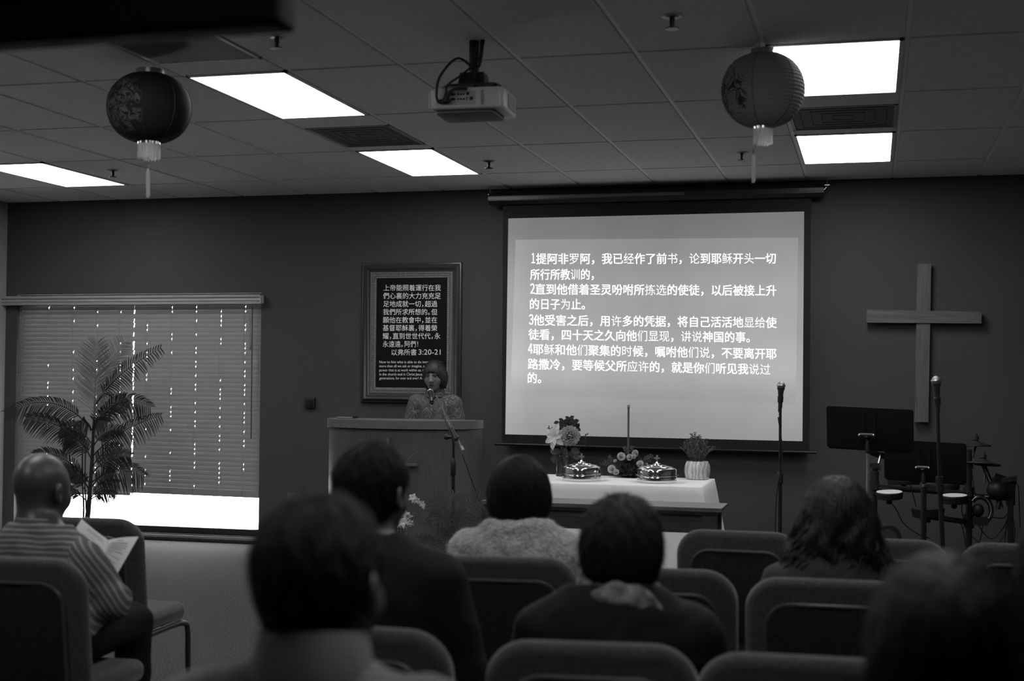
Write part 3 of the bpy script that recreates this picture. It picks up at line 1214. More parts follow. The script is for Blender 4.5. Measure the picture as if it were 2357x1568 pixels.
mic('silver-headed microphone on the stand before the right edge of the screen', ball, ax)
cab = spline([mc - ax * .085, mc - ax * .12 + Vector((.0, -.03, -.03)), Vector((top.x - .01, top.y - .02, top.z - .10)), Vector((top.x + .016, top.y - .02, 1.0)), Vector((top.x - .02, top.y - .02, zj - .12)), Vector((top.x - .03, top.y - .02, .4)), Vector((top.x - .03, top.y - .16, .10)), Vector((top.x - .10, top.y - .22, .008)), Vector((top.x - .5, top.y - .1, .006))], 6)
tag(MB().tube(cab, .0035, 6).build('microphone_cable', mBlack), 'black cable hanging down the microphone stand before the screen', 'cable')

# stand before the cross
zc = 7.4
top = atd(2157, 915, zc)
foot_ = atd(2170, 1245, zc)
bot = atz(2172, 1320, 0)
k = (top - foot_).normalized()
bot = foot_ + k * (-(foot_.z) / k.z)
t = thing('microphone_stand', 'tall black microphone stand in front of the wooden cross and drums', 'microphone stand', (bot.x, bot.y, 0), group='microphone stands')
loc = lambda p: Vector(p) - Vector((bot.x, bot.y, 0))
m = MB()
round_base(m)
m.build('base', mBlackMetal, t)
mid = atd(2163, 1110, zc)
MB().tube([(0, 0, .02), loc(mid)], .0135, 12).build('lower_tube', mBlackMetal, t)
MB().tube([loc(mid) - k * .05, loc(mid) + k * .03], .02, 14).build('clutch', mBlack, t)
MB().tube([loc(mid), loc(top)], .0095, 12).build('upper_tube', mBlackMetal, t)
ball = atd(2155, 877, zc)
ax = (ball - top).normalized()
m = MB()
clip(m, loc(ball - ax * .11), ax)
m.tube([loc(top) - k * .02, loc(ball - ax * .11)], .008, 8)
m.build('clip', mBlack, t)
mic('silver-headed microphone standing upright in front of the wooden cross', ball, ax, 1.03)

# boom stand before the lectern
zc = 9.35
hinge = atd(1044, 1000, zc)
t = thing('microphone_stand', 'black microphone stand with slanting boom arm in front of the lectern', 'microphone stand', (hinge.x, hinge.y, 0), group='microphone stands')
bot = Vector((hinge.x, hinge.y, 0))
m = MB()
round_base(m)
m.build('base', mBlackMetal, t)
zj = atd(1043, 1062, zc).z
MB().tube([(0, 0, .03), (0, 0, zj)], .0155, 12).build('lower_tube', mBlackMetal, t)
MB().lathe([(.015, zj - .10), (.021, zj - .09), (.021, zj + .0), (.013, zj + .02)], 14).build('clutch', mBlack, t)
MB().tube([(0, 0, zj), (0, 0, hinge.z)], .010, 12).build('upper_tube', mBlackMetal, t)
tail = atd(1066, 1036, zc - .08)
tip = atd(1004, 912, zc + .22)
MB().tube([tail - bot, tip - bot], .0075, 10).build('boom_arm', grey('dark chrome boom', .16, .25, metal=.8), t)
kb = (tip - tail).normalized()
m = MB().tube([tail - bot - kb * .005, tail - bot + kb * .03], .011, 12)
m.build('end_cap', grey('pale end', .25, .4), t)
m = MB().tube([hinge - bot - kb * .05, hinge - bot + kb * .05], .017, 12)
m.tube([(-.05, 0, hinge.z - .02), (.04, 0, hinge.z - .02)], .012, 10).ball((-.05, 0, hinge.z - .02), (.02, .012, .02), 10)
m.build('boom_clamp', mBlack, t)
ball = atd(990, 902, zc + .30)
he = atd(996, 936, zc + .17)
ax = (ball - he).normalized()
m = MB()
clip(m, ball - ax * .10 - bot, ax)
m.tube([tip - bot, ball - ax * .10 - bot], .008, 8)
m.build('clip', mBlack, t)
mic('black microphone held by the boom arm at the speaker\'s mouth', ball, ax, .82, bright=False)
cab = spline([ball - ax * .165, ball - ax * .21, atd(1004, 946, zc + .1), atd(1022, 962, zc + .05), hinge + Vector((.0, -.03, -.02)), tail + Vector((-.02, 0, -.01)), tail + Vector((.01, -.01, -.06)), atd(1090, 1118, zc), atd(1108, 1165, zc), atd(1122, 1235, zc), Vector((hinge.x + .4, hinge.y, .006)), Vector((hinge.x + 1.2, hinge.y + .2, .006))], 6)
tag(MB().tube(cab, .0033, 6).build('microphone_cable', mBlack), 'black cable looping from the boom arm down to the floor beside the lectern', 'cable')


# ================================================================== music stands
def music_stand(label, px, pytop, pyb, w, h, zc, roll, ppx, pbot):
    c = atd(px, (pytop + pyb) / 2, zc)
    t = thing('music_stand', label, 'music stand', (c.x, c.y, 0), -.20, group='music stands')
    zb = c.z - h / 2
    d = MB().rslab(w, h, .018, .006, .002, 0)
    d.bbox((-w / 2 + .01, 0, -.004), (w / 2 - .01, .055, .0))
    o = d.build('desk', grey('black sheet steel', .006, .6, spec=.12), t)
    o.location = (0, .05, zb)
    o.rotation_euler = (math.radians(12), roll, 0)
    m = MB().bbox((-.035, -.012, h * .28), (-.028, -.003, h * .85)).bbox((.028, -.012, h * .28), (.035, -.003, h * .85))
    o2 = m.build('bracket', mBlackMetal, o, smooth=0)
    zk = atd(ppx, pytop + (pyb - pytop) * .7, zc).z
    m = MB().lathe([(.010, zk - .09), (.016, zk - .085), (.016, zk - .05), (.012, zk - .03), (.012, zk)], 14)
    m.tube([(-.035, -.035, zk + .01), (.035, -.035, zk + .01)], .014, 10).tube([(0, 0, zk - .01), (0, -.045, zk + .01)], .012, 8)
    m.build('tilt_head', mBlackMetal, t)
    for sx in (-1, 1):
        MB().ball((sx * .038, -.04, zk + .01), .009, 8).build('bolt', mSteel, t)
    zj = atd(ppx, pbot, zc).z
    MB().tube([(0, 0, zk - .05), (0, 0, zj)], .0095, 12).build('inner_tube', grey('satin chrome', .42, .25, metal=.9), t)
    MB().tube([(0, 0, zj + .01), (0, 0, .10)], .0175, 12).build('outer_tube', mBlackMetal, t)
    for k in range(3):
        a = 2 * math.pi * k / 3 + .5
        MB().tube([(0, 0, .13), (.12 * math.cos(a), .12 * math.sin(a), .05), (.26 * math.cos(a), .26 * math.sin(a), .011)], [.011, .011, .010], 8).build('leg', mBlackMetal, t)
    return t


music_stand('black music stand in front of the cross, the nearer of the two, with wide desk', 1998, 938, 1035, .475, .243, 7.55, .03, 1997, 1150)
music_stand('black music stand in front of the drum rack, partly behind another stand', 2126, 1016, 1108, .50, .262, 8.55, .03, 2125, 1124)
# ================================================================== electronic drum kit
ZD = 9.25
mRack = grey('black rack tube', .010, .3, spec=.6)
mRub = grey('black rubber', .008, .6)
mHead = grey('white mesh drum head', .62, .6)
kc = atd(2150, 1250, ZD)
kit = thing('drum_kit', 'black electronic drum kit on a tube rack below the cross, behind the music stands', 'drum kit', (kc.x, kc.y, 0))
K0 = Vector((kc.x, kc.y, 0))
kp = lambda px, py, dz=0.0: atd(px, py, ZD + dz) - K0


def post(px, py0, dz, name='rack_post', r=.019):
    p = kp(px, py0, dz)
    m = MB().tube([p, (p.x, p.y, .02)], r, 12)
    o = m.build(name, mRack, kit)
    MB().lathe([(.02, 0), (.028, .005), (.028, .03), (.02, .035)], 12, (p.x, p.y, 0)).build('rubber_foot', mRub, o)
    return p


pl = post(2013, 1088, 0)
prr = post(2230, 1035, 0, r=.021)
pr2 = post(2326, 1140, -.1)
m = MB().tube([kp(2008, 1121), kp(2232, 1137)], .019, 12)
m.build('rack_bar', mRack, kit)
MB().tube([kp(2120, 1187, -.05), kp(2234, 1203)], .019, 12).build('rack_bar', mRack, kit)
MB().tube([kp(2236, 1142), kp(2330, 1148, -.1)], .017, 12).build('rack_bar', mRack, kit)
for px, py, r_ in ((2013, 1122, .032), (2230, 1137, .034), (2230, 1200, .034), (2326, 1148, .03)):
    p = kp(px, py)
    m = MB().tube([(p.x, p.y, p.z - .045), (p.x, p.y, p.z + .045)], r_, 14).box((p.x, p.y - r_, p.z), (.03, .02, .03))
    m.build('rack_clamp', mRub, kit)
p = kp(2013, 1098)
MB().tube([(p.x, p.y, p.z - .05), (p.x, p.y, p.z + .04)], .028, 14).build('rack_clamp', mRub, kit)
p = kp(2010, 1072)
MB().tube([kp(2014, 1090), p], .012, 8).box(p, (.075, .03, .035)).tube([p + Vector((-.03, 0, .01)), p + Vector((-.04, 0, .03))], .012, 8).tube([p + Vector((.02, 0, 0)), p + Vector((.05, 0, -.02))], .014, 8).build('cymbal_arm', mRub, kit)


def pad(px, py, w, hgt, dz, white=True, tilt=.16):
    c = kp(px, py, dz)
    s = 3149.2 / (ZD + dz)
    r = w / s / 2
    R = Matrix.Rotation(tilt, 3, 'X') @ Matrix.Rotation(-.03, 3, 'Y')
    o = MB().lathe([(r * .9, -hgt), (r * .98, -hgt * .9), (r, -hgt * .3), (r * 1.02, -.012), (r * 1.02, .004), (r * .97, .008)], 36, c, rot=R).build('drum_pad', mRub, kit)
    MB().lathe([(r * .96, .006), (r * .96, .0095), (0, .0095)], 36, c, rot=R).build('drum_head', mHead if white else grey('black pad', .012, .55), o)
    m = MB().tube([c, c + Vector((0, .05, -hgt - .03))], .02, 10)
    m.build('pad_mount', mRub, o)
    return o


pad(2047, 1135, 60, .038, -.10, tilt=.09)
pad(2197, 1143, 58, .045, -.12, tilt=.07)
pad(2136, 1172, 72, .055, -.15, False, tilt=-.02)
pad(2080, 1106, 72, .03, .15, False, tilt=-.06)
pad(2168, 1118, 78, .03, .12, False, tilt=-.10)


def cymbal(px, py, w, dz, tilt=-.05, roll=0.0):
    c = kp(px, py, dz)
    r = w * (ZD + dz) / 3149.2 / 2
    R = Matrix.Rotation(tilt, 3, 'X') @ Matrix.Rotation(roll, 3, 'Y')
    o = MB().lathe([(r, -.006), (r * .98, .0), (r * .35, .018), (r * .22, .028), (.012, .034), (0, .034)], 36, c, rot=R).lathe([(0, .0), (r * .97, -.010), (r, -.006)], 36, c, rot=R).build('cymbal', mRub, kit)
    MB().lathe([(.012, .03), (.022, .036), (.022, .06), (.014, .064), (.014, .075), (0, .076)], 12, c, rot=R).build('wing_nut', grey('felt and nut', .02, .6), o)
    return c


c1 = cymbal(2246, 1025, 68, .15, -.05, -.03)
c2 = cymbal(2262, 1067, 80, -.05, -.12, .06)
c3 = cymbal(2028, 1046, 70, .1, -.25, .25)
MB().tube([kp(2241, 1080), kp(2238, 1055), c1 + Vector((0, 0, -.01))], .008, 8).build('cymbal_rod', mSteel, kit)
MB().tube([c2 + Vector((0, 0, -.01)), kp(2266, 1076), kp(2305, 1170, -.1)], [.014, .016, .016], 10).build('cymbal_boom', mRack, kit)
MB().tube([kp(2266, 1075), kp(2266.5, 1114)], .006, 8).build('cymbal_rod', mSteel, kit)
MB().tube([kp(2028, 1042, .05), kp(2018, 1082)], .007, 8).build('cymbal_rod', mSteel, kit)
MB().tube([c3, kp(2018, 1082)], .008, 8).build('cymbal_arm', mRub, kit)
# ring-shaped kick pad and its beater ball
rc = kp(2257, 1174, -.05)
ring = [rc + Vector((.068 * math.cos(a), .02 * math.sin(a), .085 * math.sin(a))) for a in [math.radians(-120 + 260 * k / 18) for k in range(19)]]
MB().tube(ring, .017, 10).build('kick_pad_ring', grey('glossy black tube', .014, .2, spec=.7), kit)
MB().ball(kp(2251, 1175, -.02), (.040, .04, .045), 18).build('beater_ball', mRub, kit)
MB().box(kp(2256, 1200, -.05), (.10, .08, .05)).build('pedal_clamp', mRub, kit)
# sound module
mc_ = kp(2310, 1118, -.1)
R = Matrix.Rotation(.3, 3, 'Y') @ Matrix.Rotation(.5, 3, 'X')
MB().box(mc_, (.17, .10, .10), rot=R, taper=.8).ball(mc_ + Vector((-.04, -.02, -.03)), (.07, .06, .07), 14).box(mc_ + Vector((.03, -.03, .045)), (.10, .06, .03), rot=Matrix.Rotation(-.2, 3, 'Y')).build('sound_module', mBlack, kit)
MB().tube([kp(2296, 1172, -.1), kp(2302, 1150, -.1), kp(2318, 1142, -.1)], .016, 8).build('module_arm', mRack, kit)
cables = [((2045, 1152), (2062, 1172), (2080, 1205), (2110, 1228), (2140, 1240)), ((2093, 1108), (2103, 1145), (2113, 1180), (2130, 1225)),
          ((2236, 1075), (2240, 1110), (2246, 1145)), ((2330, 1100), (2343, 1118), (2346, 1160), (2348, 1215)), ((2278, 1190), (2308, 1193), (2322, 1180)),
          ((2253, 1210), (2268, 1232), (2285, 1240), (2310, 1215), (2322, 1185)), ((2238, 1235), (2255, 1252), (2268, 1262)), ((2322, 1190), (2312, 1230), (2290, 1262)),
          ((2210, 1200), (2218, 1225), (2222, 1255)), ((2326, 1160), (2316, 1215), (2312, 1262)), ((2331, 1160), (2322, 1215), (2326, 1262)), ((2318, 1160), (2335, 1210), (2333, 1262)), ((2262, 1210), (2258, 1235), (2250, 1262)), ((2215, 1150), (2214, 1175), (2219, 1200))]
for cbl in cables:
    MB().tube(spline([kp(x, y, -.03) for x, y in cbl], 6), .0035, 5).build('cable', mBlack, kit)
kk = atd(2045, 1232, 9.0)
t = thing('kick_drum_pad', 'round black kick pad low on the floor left of the drum rack', 'drum pad', (kk.x, kk.y, 0))
zk = kk.z - .02
MB().tube([(0, -.03, zk), (0, .03, zk)], .085, 28).build('shell', mRub, t, smooth=40)
MB().tube([(0, -.036, zk), (0, -.028, zk)], .06, 28).build('pad_face', grey('shiny pad', .05, .3), t, smooth=40)
MB().bbox((-.03, -.02, 0), (.03, .05, zk - .06)).bbox((-.09, -.1, 0), (.09, .12, .015)).build('foot_plate', mBlackMetal, t, smooth=0)

# ================================================================== tables at the front
mOak = wood('dark oak', .075, .14, 'X', 6, .35, .5)
mOakD = wood('dark oak frame', .03, .06, 'X', 6, .4, .4)
mOakL = wood('dark oak leg', .03, .06, 'Z', 6, .4, .4)
fl_, frr = atz(1107, 1153, .765), atz(1661, 1171, .765)
br_ = atz(1664, 1156, .765)
dep = .33
ctr = (fl_ + frr) / 2
rz = math.atan2(frr.y - fl_.y, frr.x - fl_.x)
hl = (frr - fl_).xy.length / 2
tb = thing('wooden_table', 'narrow dark wooden table standing in front of the white-draped table', 'table', (ctr.x, ctr.y, 0), rz)
MB().add([(x, y, z) for (z, g) in ((.722, .030), (.745, .002), (.765, 0)) for x, y in ((-hl + g, g), (hl - g, g), (hl - g, dep - g), (-hl + g, dep - g))],
         [(0, 1, 5, 4), (1, 2, 6, 5), (2, 3, 7, 6), (3, 0, 4, 7), (4, 5, 9, 8), (5, 6, 10, 9), (6, 7, 11, 10), (7, 4, 8, 11), (8, 9, 10, 11), (3, 2, 1, 0)]).build('tabletop', mOak, tb, smooth=0)
ap = MB()
for y in (.05, dep - .07):
    ap.bbox((-hl + .06, y, .62), (hl - .06, y + .02, .722))
for x in (-hl + .05, hl - .07):
    ap.bbox((x, .05, .62), (x + .02, dep - .05, .722))
ap.build('apron', mOakD, tb, smooth=0)
for sx in (-1, 1):
    for y in (.035, dep - .115):
        x = sx * (hl - .07)
        MB().bbox((x - .04, y, 0), (x + .04, y + .08, .722)).build('leg', mOakL, tb, smooth=0)

HT = .752
cfr, cbr = atz(1614, 1120.5, HT), atz(1645, 1102, HT)
cl_ = 1.26
ct = thing('draped_table', 'table under the white cloth, its legs hidden by the drape', 'table', (cfr.x - cl_ / 2, (cfr.y + cbr.y) / 2, 0))
TD = (cbr.y - cfr.y)
MB().bbox((-cl_ / 2 + .01, -TD / 2 + .01, HT - .03), (cl_ / 2 - .01, TD / 2 - .01, HT - .006)).build('tabletop', mOak, ct, smooth=0)
for sx in (-1, 1):
    for sy in (-1, 1):
        MB().tube([(sx * (cl_ / 2 - .08), sy * (TD / 2 - .08), 0), (sx * (cl_ / 2 - .08), sy * (TD / 2 - .08), HT - .03)], .018, 10).build('leg', mBlackMetal, ct)
tco = tag(None or MB().build('t', mBlack), 'x', 'x')
bpy.data.objects.remove(tco)


def cloth():
    m = MB()
    hx, hy = cl_ / 2 + .004, TD / 2 + .004
    loops = []
    npt = 160
    per = []
    # loop positions around the rectangle
    for k in range(npt):
        s = k / npt * (4 * hx + 4 * hy)
        if s < 2 * hx:
            per.append((-hx + s, -hy, 0, -1, s))
        elif s < 2 * hx + 2 * hy:
            per.append((hx, -hy + s - 2 * hx, 1, 0, s))
        elif s < 4 * hx + 2 * hy:
            per.append((hx - (s - 2 * hx - 2 * hy), hy, 0, 1, s))
        else:
            per.append((-hx, hy - (s - 4 * hx - 2 * hy), -1, 0, s))
    levels = [(HT, -.012), (HT - .002, -.003), (HT - .008, .002)] + [(HT - .008 - (HT - .02) * i / 14, .004) for i in range(1, 15)]
    for li, (z, o) in enumerate(levels):
        f = (HT - z) / HT
        row = []
        for (x, y, nx_, ny_, s) in per:
            dc = min(abs(abs(x) - hx) + abs(abs(y) - hy), 9)
            cor = math.exp(-(dc / .10) ** 2)
            fl = f * (.045 + .075 * cor) if nx_ == 0 else f * (.10 + .06 * cor)
            wv = f * .020 * math.sin(s * 13 + 2.2 * math.sin(s * 2.1)) * (.35 + cor)
            cx_ = (1 if x > 0 else -1) * cor * fl * .7
            cy_ = (1 if y > 0 else -1) * cor * fl * .7
            row.append((x + nx_ * (o + fl + wv) + (cx_ if nx_ == 0 else 0), y + ny_ * (o + fl + wv) + (cy_ if ny_ == 0 else 0), max(.006, z - .01 * cor * f)))
        loops.append(row)
    vs = [p for r in loops for p in r]
    fs = []
    for i in range(len(loops) - 1):
        for k in range(npt):
            l = (k + 1) % npt
            fs.append((i * npt + k, (i + 1) * npt + k, (i + 1) * npt + l, i * npt + l))
    m.add(vs, fs)
    m.add([p for p in loops[0]], [tuple(range(npt))])
    o = m.build('tablecloth', grey('white cotton cloth', .74, .85, spec=.1, bump=(220, .2, .001)), smooth=50)
    o.location = ct.location
    return tag(o, 'white tablecloth draped to the floor over the table below the screen', 'tablecloth')


cloth()
ZT = HT + .001


def on_table(px, py):
    return atz(px, py, ZT)


# ---------------- communion trays
def tray(label, px, pyb, first=None):
    c = on_table(px, pyb)
    c.y += .12
    c.x -= .03
    if first is not None:
        return dup(first, label, c)
    t = thing('communion_tray', label, 'communion tray', c, group='polished communion trays')
    R = .137
    MB().lathe([(R * .98, 0), (R, .004), (R, .018), (R * .97, .022), (R * .97, .026), (R, .030), (R, .042), (R * .98, .046), (R * 1.08, .050), (R * 1.08, .054), (R * .9, .056)], 56).build('base_trays', mChrome, t, smooth=35)
    MB().lathe([(R * .985, .0555), (R * .985, .088), (R * .96, .095), (R * .80, .104), (R * .78, .108), (R * .5, .114), (R * .48, .118), (R * .22, .122), (R * .2, .128), (.012, .132), (.008, .142), (0, .143)], 56).build('lid', mChrome, t, smooth=35)
    m = MB().bbox((-.006, -.004, .140), (.006, .004, .188)).bbox((-.020, -.0041, .160), (.020, .0041, .172))
    m.build('cross_finial', grey('satin metal cross', .5, .25, metal=.8), t, smooth=0)
    return t


t1 = tray('polished communion tray with cross-topped lid, beside the glass vase of flowers', 1340, 1109)
tray('polished communion tray with cross-topped lid, beside the white pot of heather', 1516, 1113.5, t1)

# ---------------- flowers
mLeaf = translucent('dark leaves', .030, .25)
mLeafM = translucent('mid leaves', .07, .25)
mPetal = translucent('pale petals', .62, .3)
mPetalM = translucent('mid petals', .42, .3)
mStem = grey('stem', .03, .6)
glassV = grey('vase glass', .9, .05, trans=1.0)


def rose(m, c, r, ax, layers=4, seed=0):
    rg = random.Random(seed)
    ax = Vector(ax).normalized()
    R = Vector((0, 0, 1)).rotation_difference(ax).to_matrix()
    c = Vector(c)
    for l in range(layers):
        n = 3 + l * 2
        rr = r * (.28 + .72 * l / (layers - 1))
        op = .15 + .95 * (l / (layers - 1)) ** 1.3
        for k in range(n):
            a = 2 * math.pi * (k + .5 * l) / n + rg.uniform(-.15, .15)
            vs, fs = [], []
            nu, nv = 4, 3
            wd = 1.25 * math.pi / n + .25
            for j in range(nv + 1):
                v = j / nv
                for i in range(nu + 1):
                    u = i / nu - .5
                    aa = a + u * wd * 2 * (.6 + .4 * math.sin(math.pi * min(1, v + .2)))
                    out = rr * (.25 + .75 * math.sin(op * v * 1.5 + .25))
                    hgt = r * (1.05 - .25 * l / layers) * v * math.cos(op * v * .9) - r * .35 - .12 * r * (abs(u) * 2) ** 2 * v
                    p = Vector((out * math.cos(aa), out * math.sin(aa), hgt))
                    vs.append(c + R @ p)
            for j in range(nv):
                for i in range(nu):
                    q = j * (nu + 1) + i
                    fs.append((q, q + 1, q + nu + 2, q + nu + 1))
            m.add(vs, fs)
    return m


def mum(m, c, r, ax, seed=0, n=90):
    """ball of many incurved petals"""
    rg = random.Random(seed)
    ax = Vector(ax).normalized()
    R = Vector((0, 0, 1)).rotation_difference(ax).to_matrix()
    for k in range(n):
        t = (k + .5) / n
        th = math.acos(1 - 1.45 * t)
        ph = k * 2.39996
        d = R @ Vector((math.sin(th) * math.cos(ph), math.sin(th) * math.sin(ph), math.cos(th)))
        a = Vector(c) + d * r * .35
        b = Vector(c) + d * r * (1 + rg.uniform(-.06, .06)) + R @ Vector((0, 0, .2 * r))
        m.blade(a, b, r * .42, R @ Vector((0, 0, 1)) + d * .4, 0, 3, -.5)
    return m


def lily(m, c, r, ax, n=7, seed=0):
    rg = random.Random(seed)
    ax = Vector(ax).normalized()
    R = Vector((0, 0, 1)).rotation_difference(ax).to_matrix()
    for k in range(n * 2):
        a = 2 * math.pi * k / n + (.5 if k >= n else 0)
        rr = r * (1 if k < n else .7)
        pts = []
        nu, nv = 4, 5
        for j in range(nv + 1):
            v = j / nv
            for i in range(nu + 1):
                u = i / nu - .5
                w = rr * .55 * math.sin(math.pi * min(.97, .08 + .9 * v)) ** .7
                out = rr * v
                z = rr * (.45 * v - .25 * v * v * 2) + (.35 if k >= n else .0) * rr * v + rg.uniform(-.02, .02) * rr * (1 + 3 * abs(u)) + .25 * u * u * rr
                p = Vector((out * math.cos(a) - u * w * math.sin(a), out * math.sin(a) + u * w * math.cos(a), z))
                pts.append(Vector(c) + R @ p)
        m.add(pts, [(j * 5 + i, j * 5 + i + 1, j * 5 + i + 6, j * 5 + i + 5) for j in range(nv) for i in range(nu)])
    return m


def sprig(m, a, b, n, ln, wd, rg, up=(0, -1, .3)):
    a, b = Vector(a), Vector(b)
    m.tube([a, a.lerp(b, .5) + Vector((0, 0, .01)), b], [.002, .0018, .001], 5)
    for i in range(n):
        t = .25 + .75 * (i + .5) / n
        p = a.lerp(b, t) + Vector((0, 0, .01 * math.sin(math.pi * t)))
        d = (b - a).normalized()
        side = d.cross(Vector((0, -1, 0))).normalized() * (1 if i % 2 else -1)
        q = p + (d * .5 + side * .9 + Vector((rg.uniform(-.3, .3), rg.uniform(-.5, .3), rg.uniform(-.2, .3)))).normalized() * ln * (1.1 - .35 * t)
        m.blade(p, q, wd, up, .0, 3)
    return m


rg = random.Random(3)
zv = on_table(1293, 1097)
zv.y += .04
t = thing('flower_vase', 'clear glass cylinder vase of large pale flowers and leaves, left on the white table', 'vase of flowers', zv)
V0 = zv.copy()
dv = (zv).dot(Vector((cfw.x, cfw.y, 0)))
vp = lambda px, py, dz=0.0: atd(px, py, dv + dz) - V0
MB().lathe([(0, .0), (.052, 0), (.053, .004), (.053, .150), (.0505, .151), (.0505, .008), (0, .008)], 36).build('glass_cylinder', glassV, t)
MB().lathe([(0, .0085), (.049, .0085), (.049, .06), (0, .06)], 24).build('water', grey('water', .9, .02, trans=1.0), t)
m = MB()
for k in range(7):
    a = k * .9
    m.tube([(.03 * math.cos(a), .03 * math.sin(a), .015), (-.02 * math.cos(a), -.02 * math.sin(a), .16), (.04 * math.cos(a * 2), .02, .24)], .003, 6)
m.build('stems', mStem, t)
lily(MB(), vp(1279, 1006, -.06), .098, (-.5, -1, .30), 6, 4).build('lily_bloom', mPetal, t)
mum(MB(), vp(1312, 1004, -.07), .078, (.05, -1, .15), 5, 110).build('chrysanthemum_bloom', mPetalM, t)
for nm, pts, ln, wd, mt in (('leaf_spray', [((1300, 1010), (1296, 968), 7), ((1306, 1000), (1312, 962), 8), ((1312, 990), (1330, 985), 7), ((1305, 1000), (1284, 970), 5), ((1310, 995), (1322, 968), 6)], .05, .028, mLeaf),
                            ('leaf_spray', [((1300, 1040), (1272, 1052), 3), ((1295, 1030), (1288, 1046), 3), ((1312, 1030), (1320, 1052), 3)], .075, .05, mLeafM),
                            ('twig', [((1325, 1010), (1350, 1005), 3), ((1340, 1015), (1352, 1030), 3), ((1318, 1030), (1340, 1048), 2), ((1278, 1000), (1262, 984), 4), ((1348, 1020), (1350, 1000), 2)], .03, .008, mLeaf)):
    m = MB()
    for a, b, n in pts:
        sprig(m, vp(*a, rg.uniform(-.05, .04)), vp(*b, rg.uniform(-.06, .06)), n, ln, wd, rg)
    m.build(nm, mt, t)

zr = on_table(1446, 1101)
zr.y += .14
t = thing('floral_centrepiece', 'low arrangement of white roses and dark leaves between the two communion trays', 'flower arrangement', zr)
V1 = zr.copy()
dr = zr.dot(Vector((cfw.x, cfw.y, 0)))
rp = lambda px, py, dz=0.0: atd(px, py, dr + dz) - V1
MB().lathe([(.07, 0), (.10, .03), (.105, .05), (0, .05)], 28).build('bowl', mBlack, t)
m = MB()
for k in range(150):
    th = rg.uniform(0, 6.283)
    el = rg.uniform(-.25, 1.3)
    d = Vector((math.cos(th) * math.cos(el) * 1.25, math.sin(th) * math.cos(el), math.sin(el)))
    a = Vector((0, 0, .05)) + d * rg.uniform(.03, .07)
    b = a + (d + Vector((rg.uniform(-.5, .5), rg.uniform(-.5, .5), rg.uniform(-.5, .4)))).normalized() * rg.uniform(.04, .075)
    b.z = max(b.z, .006)
    m.blade(a, b, rg.uniform(.02, .032), (0, -.6, 1), 0, 3)
for k in range(60):
    th = rg.uniform(0, 6.283)
    a = Vector((math.cos(th) * .07, math.sin(th) * .06 - .02, .03))
    b = Vector((math.cos(th) * rg.uniform(.13, .21), math.sin(th) * .12 - .03, rg.uniform(.004, .03)))
    m.blade(a, b, .026, (0, 0, 1), 0, 3)
m.build('foliage', mLeaf, t)
for i, (px, py, r_, mt, dz) in enumerate(((1430, 1051, .032, mPetal, -.06), (1449, 1053, .026, mPetal, -.07), (1462, 1044, .028, mPetal, -.03), (1459, 1051, .018, mPetal, -.07), (1408, 1080, .032, mPetal, -.10), (1418, 1087, .024, mPetal, -.12),
                                          (1473, 1068, .028, mPetal, -.10), (1486, 1071, .02, mPetal, -.06), (1416, 1061, .014, mPetal, -.06))):
    rose(MB(), rp(px, py, dz), r_, (rg.uniform(-.4, .4), -1, rg.uniform(.1, .7)), 4, i).build('rose_bloom', mt, t)
m = MB()
for k, (px, py) in enumerate(((1436, 1080), (1445, 1075), (1440, 1086), (1432, 1075))):
    rose(m, rp(px, py, -.11), .026, (rg.uniform(-.4, .4), -1, .2), 4, 40 + k)
m.build('dark_bloom', grey('dark petals', .05, .6), t)
for a, b in (((1415, 1075), (1380, 1068)), ((1412, 1072), (1402, 1050)), ((1420, 1072), (1392, 1062)), ((1475, 1062), (1505, 1052)), ((1478, 1066), (1500, 1048)), ((1480, 1068), (1496, 1060)), ((1446, 1050), (1436, 1030)), ((1450, 1048), (1456, 1028))):
    sprig(MB(), rp(*a, -.03), rp(*b, rg.uniform(-.05, .03)), 8, .022, .012, rg).build('filler_sprig', mLeafM, t)
ra, rb_ = atd(1446, 1062, dr + .13), atd(1446, 934, dr + .13)
t = thing('slender_rod', 'thin upright metal rod rising from the middle of the rose arrangement', 'rod', (ra.x, ra.y, ZT))
MB().tube([(0, 0, 0), (0, 0, rb_.z - ZT)], .0075, 12).build('shaft', grey('aged metal', .13, .4, metal=.5), t)
MB().lathe([(.007, -.02), (.011, -.016), (.011, -.006), (.009, 0), (.009, .004), (0, .008)], 14, (0, 0, rb_.z - ZT)).build('tip', grey('rod tip', .22, .35, metal=.6), t)
MB().lathe([(.03, 0), (.032, .004), (.01, .01), (.008, .012)], 16).build('rod_foot', mBlackMetal, t)

zp = on_table(1602, 1105)
zp.y += .07
t = thing('flower_pot', 'round white marbled pot of feathery heather, right on the white table', 'potted plant', zp)
V2 = zp.copy()
dp = zp.dot(Vector((cfw.x, cfw.y, 0)))
s_ = dp / 3149.2
mMarble = grey('marbled ceramic', .55, .25, spec=.6)
nt = mMarble.node_tree
n1 = nt.nodes.new('ShaderNodeTexWave')
n1.inputs['Scale'].default_value = 7
n1.inputs['Distortion'].default_value = 9
n1.inputs['Detail'].default_value = 3
tcm = nt.nodes.new('ShaderNodeTexCoord')
mpm = nt.nodes.new('ShaderNodeMapping')
mpm.inputs['Scale'].default_value = (1.5, 1.5, 1.1)
nt.links.new(tcm.outputs['Object'], mpm.inputs[0])
nt.links.new(mpm.outputs[0], n1.inputs[0])
rm = nt.nodes.new('ShaderNodeValToRGB')
rm.color_ramp.elements[0].color = (.36, .36, .36, 1)
rm.color_ramp.elements[1].color = (.60, .60, .60, 1)
nt.links.new(n1.outputs['Fac'], rm.inputs[0])
nt.links.new(rm.outputs[0], nt.nodes['Principled BSDF'].inputs['Base Color'])
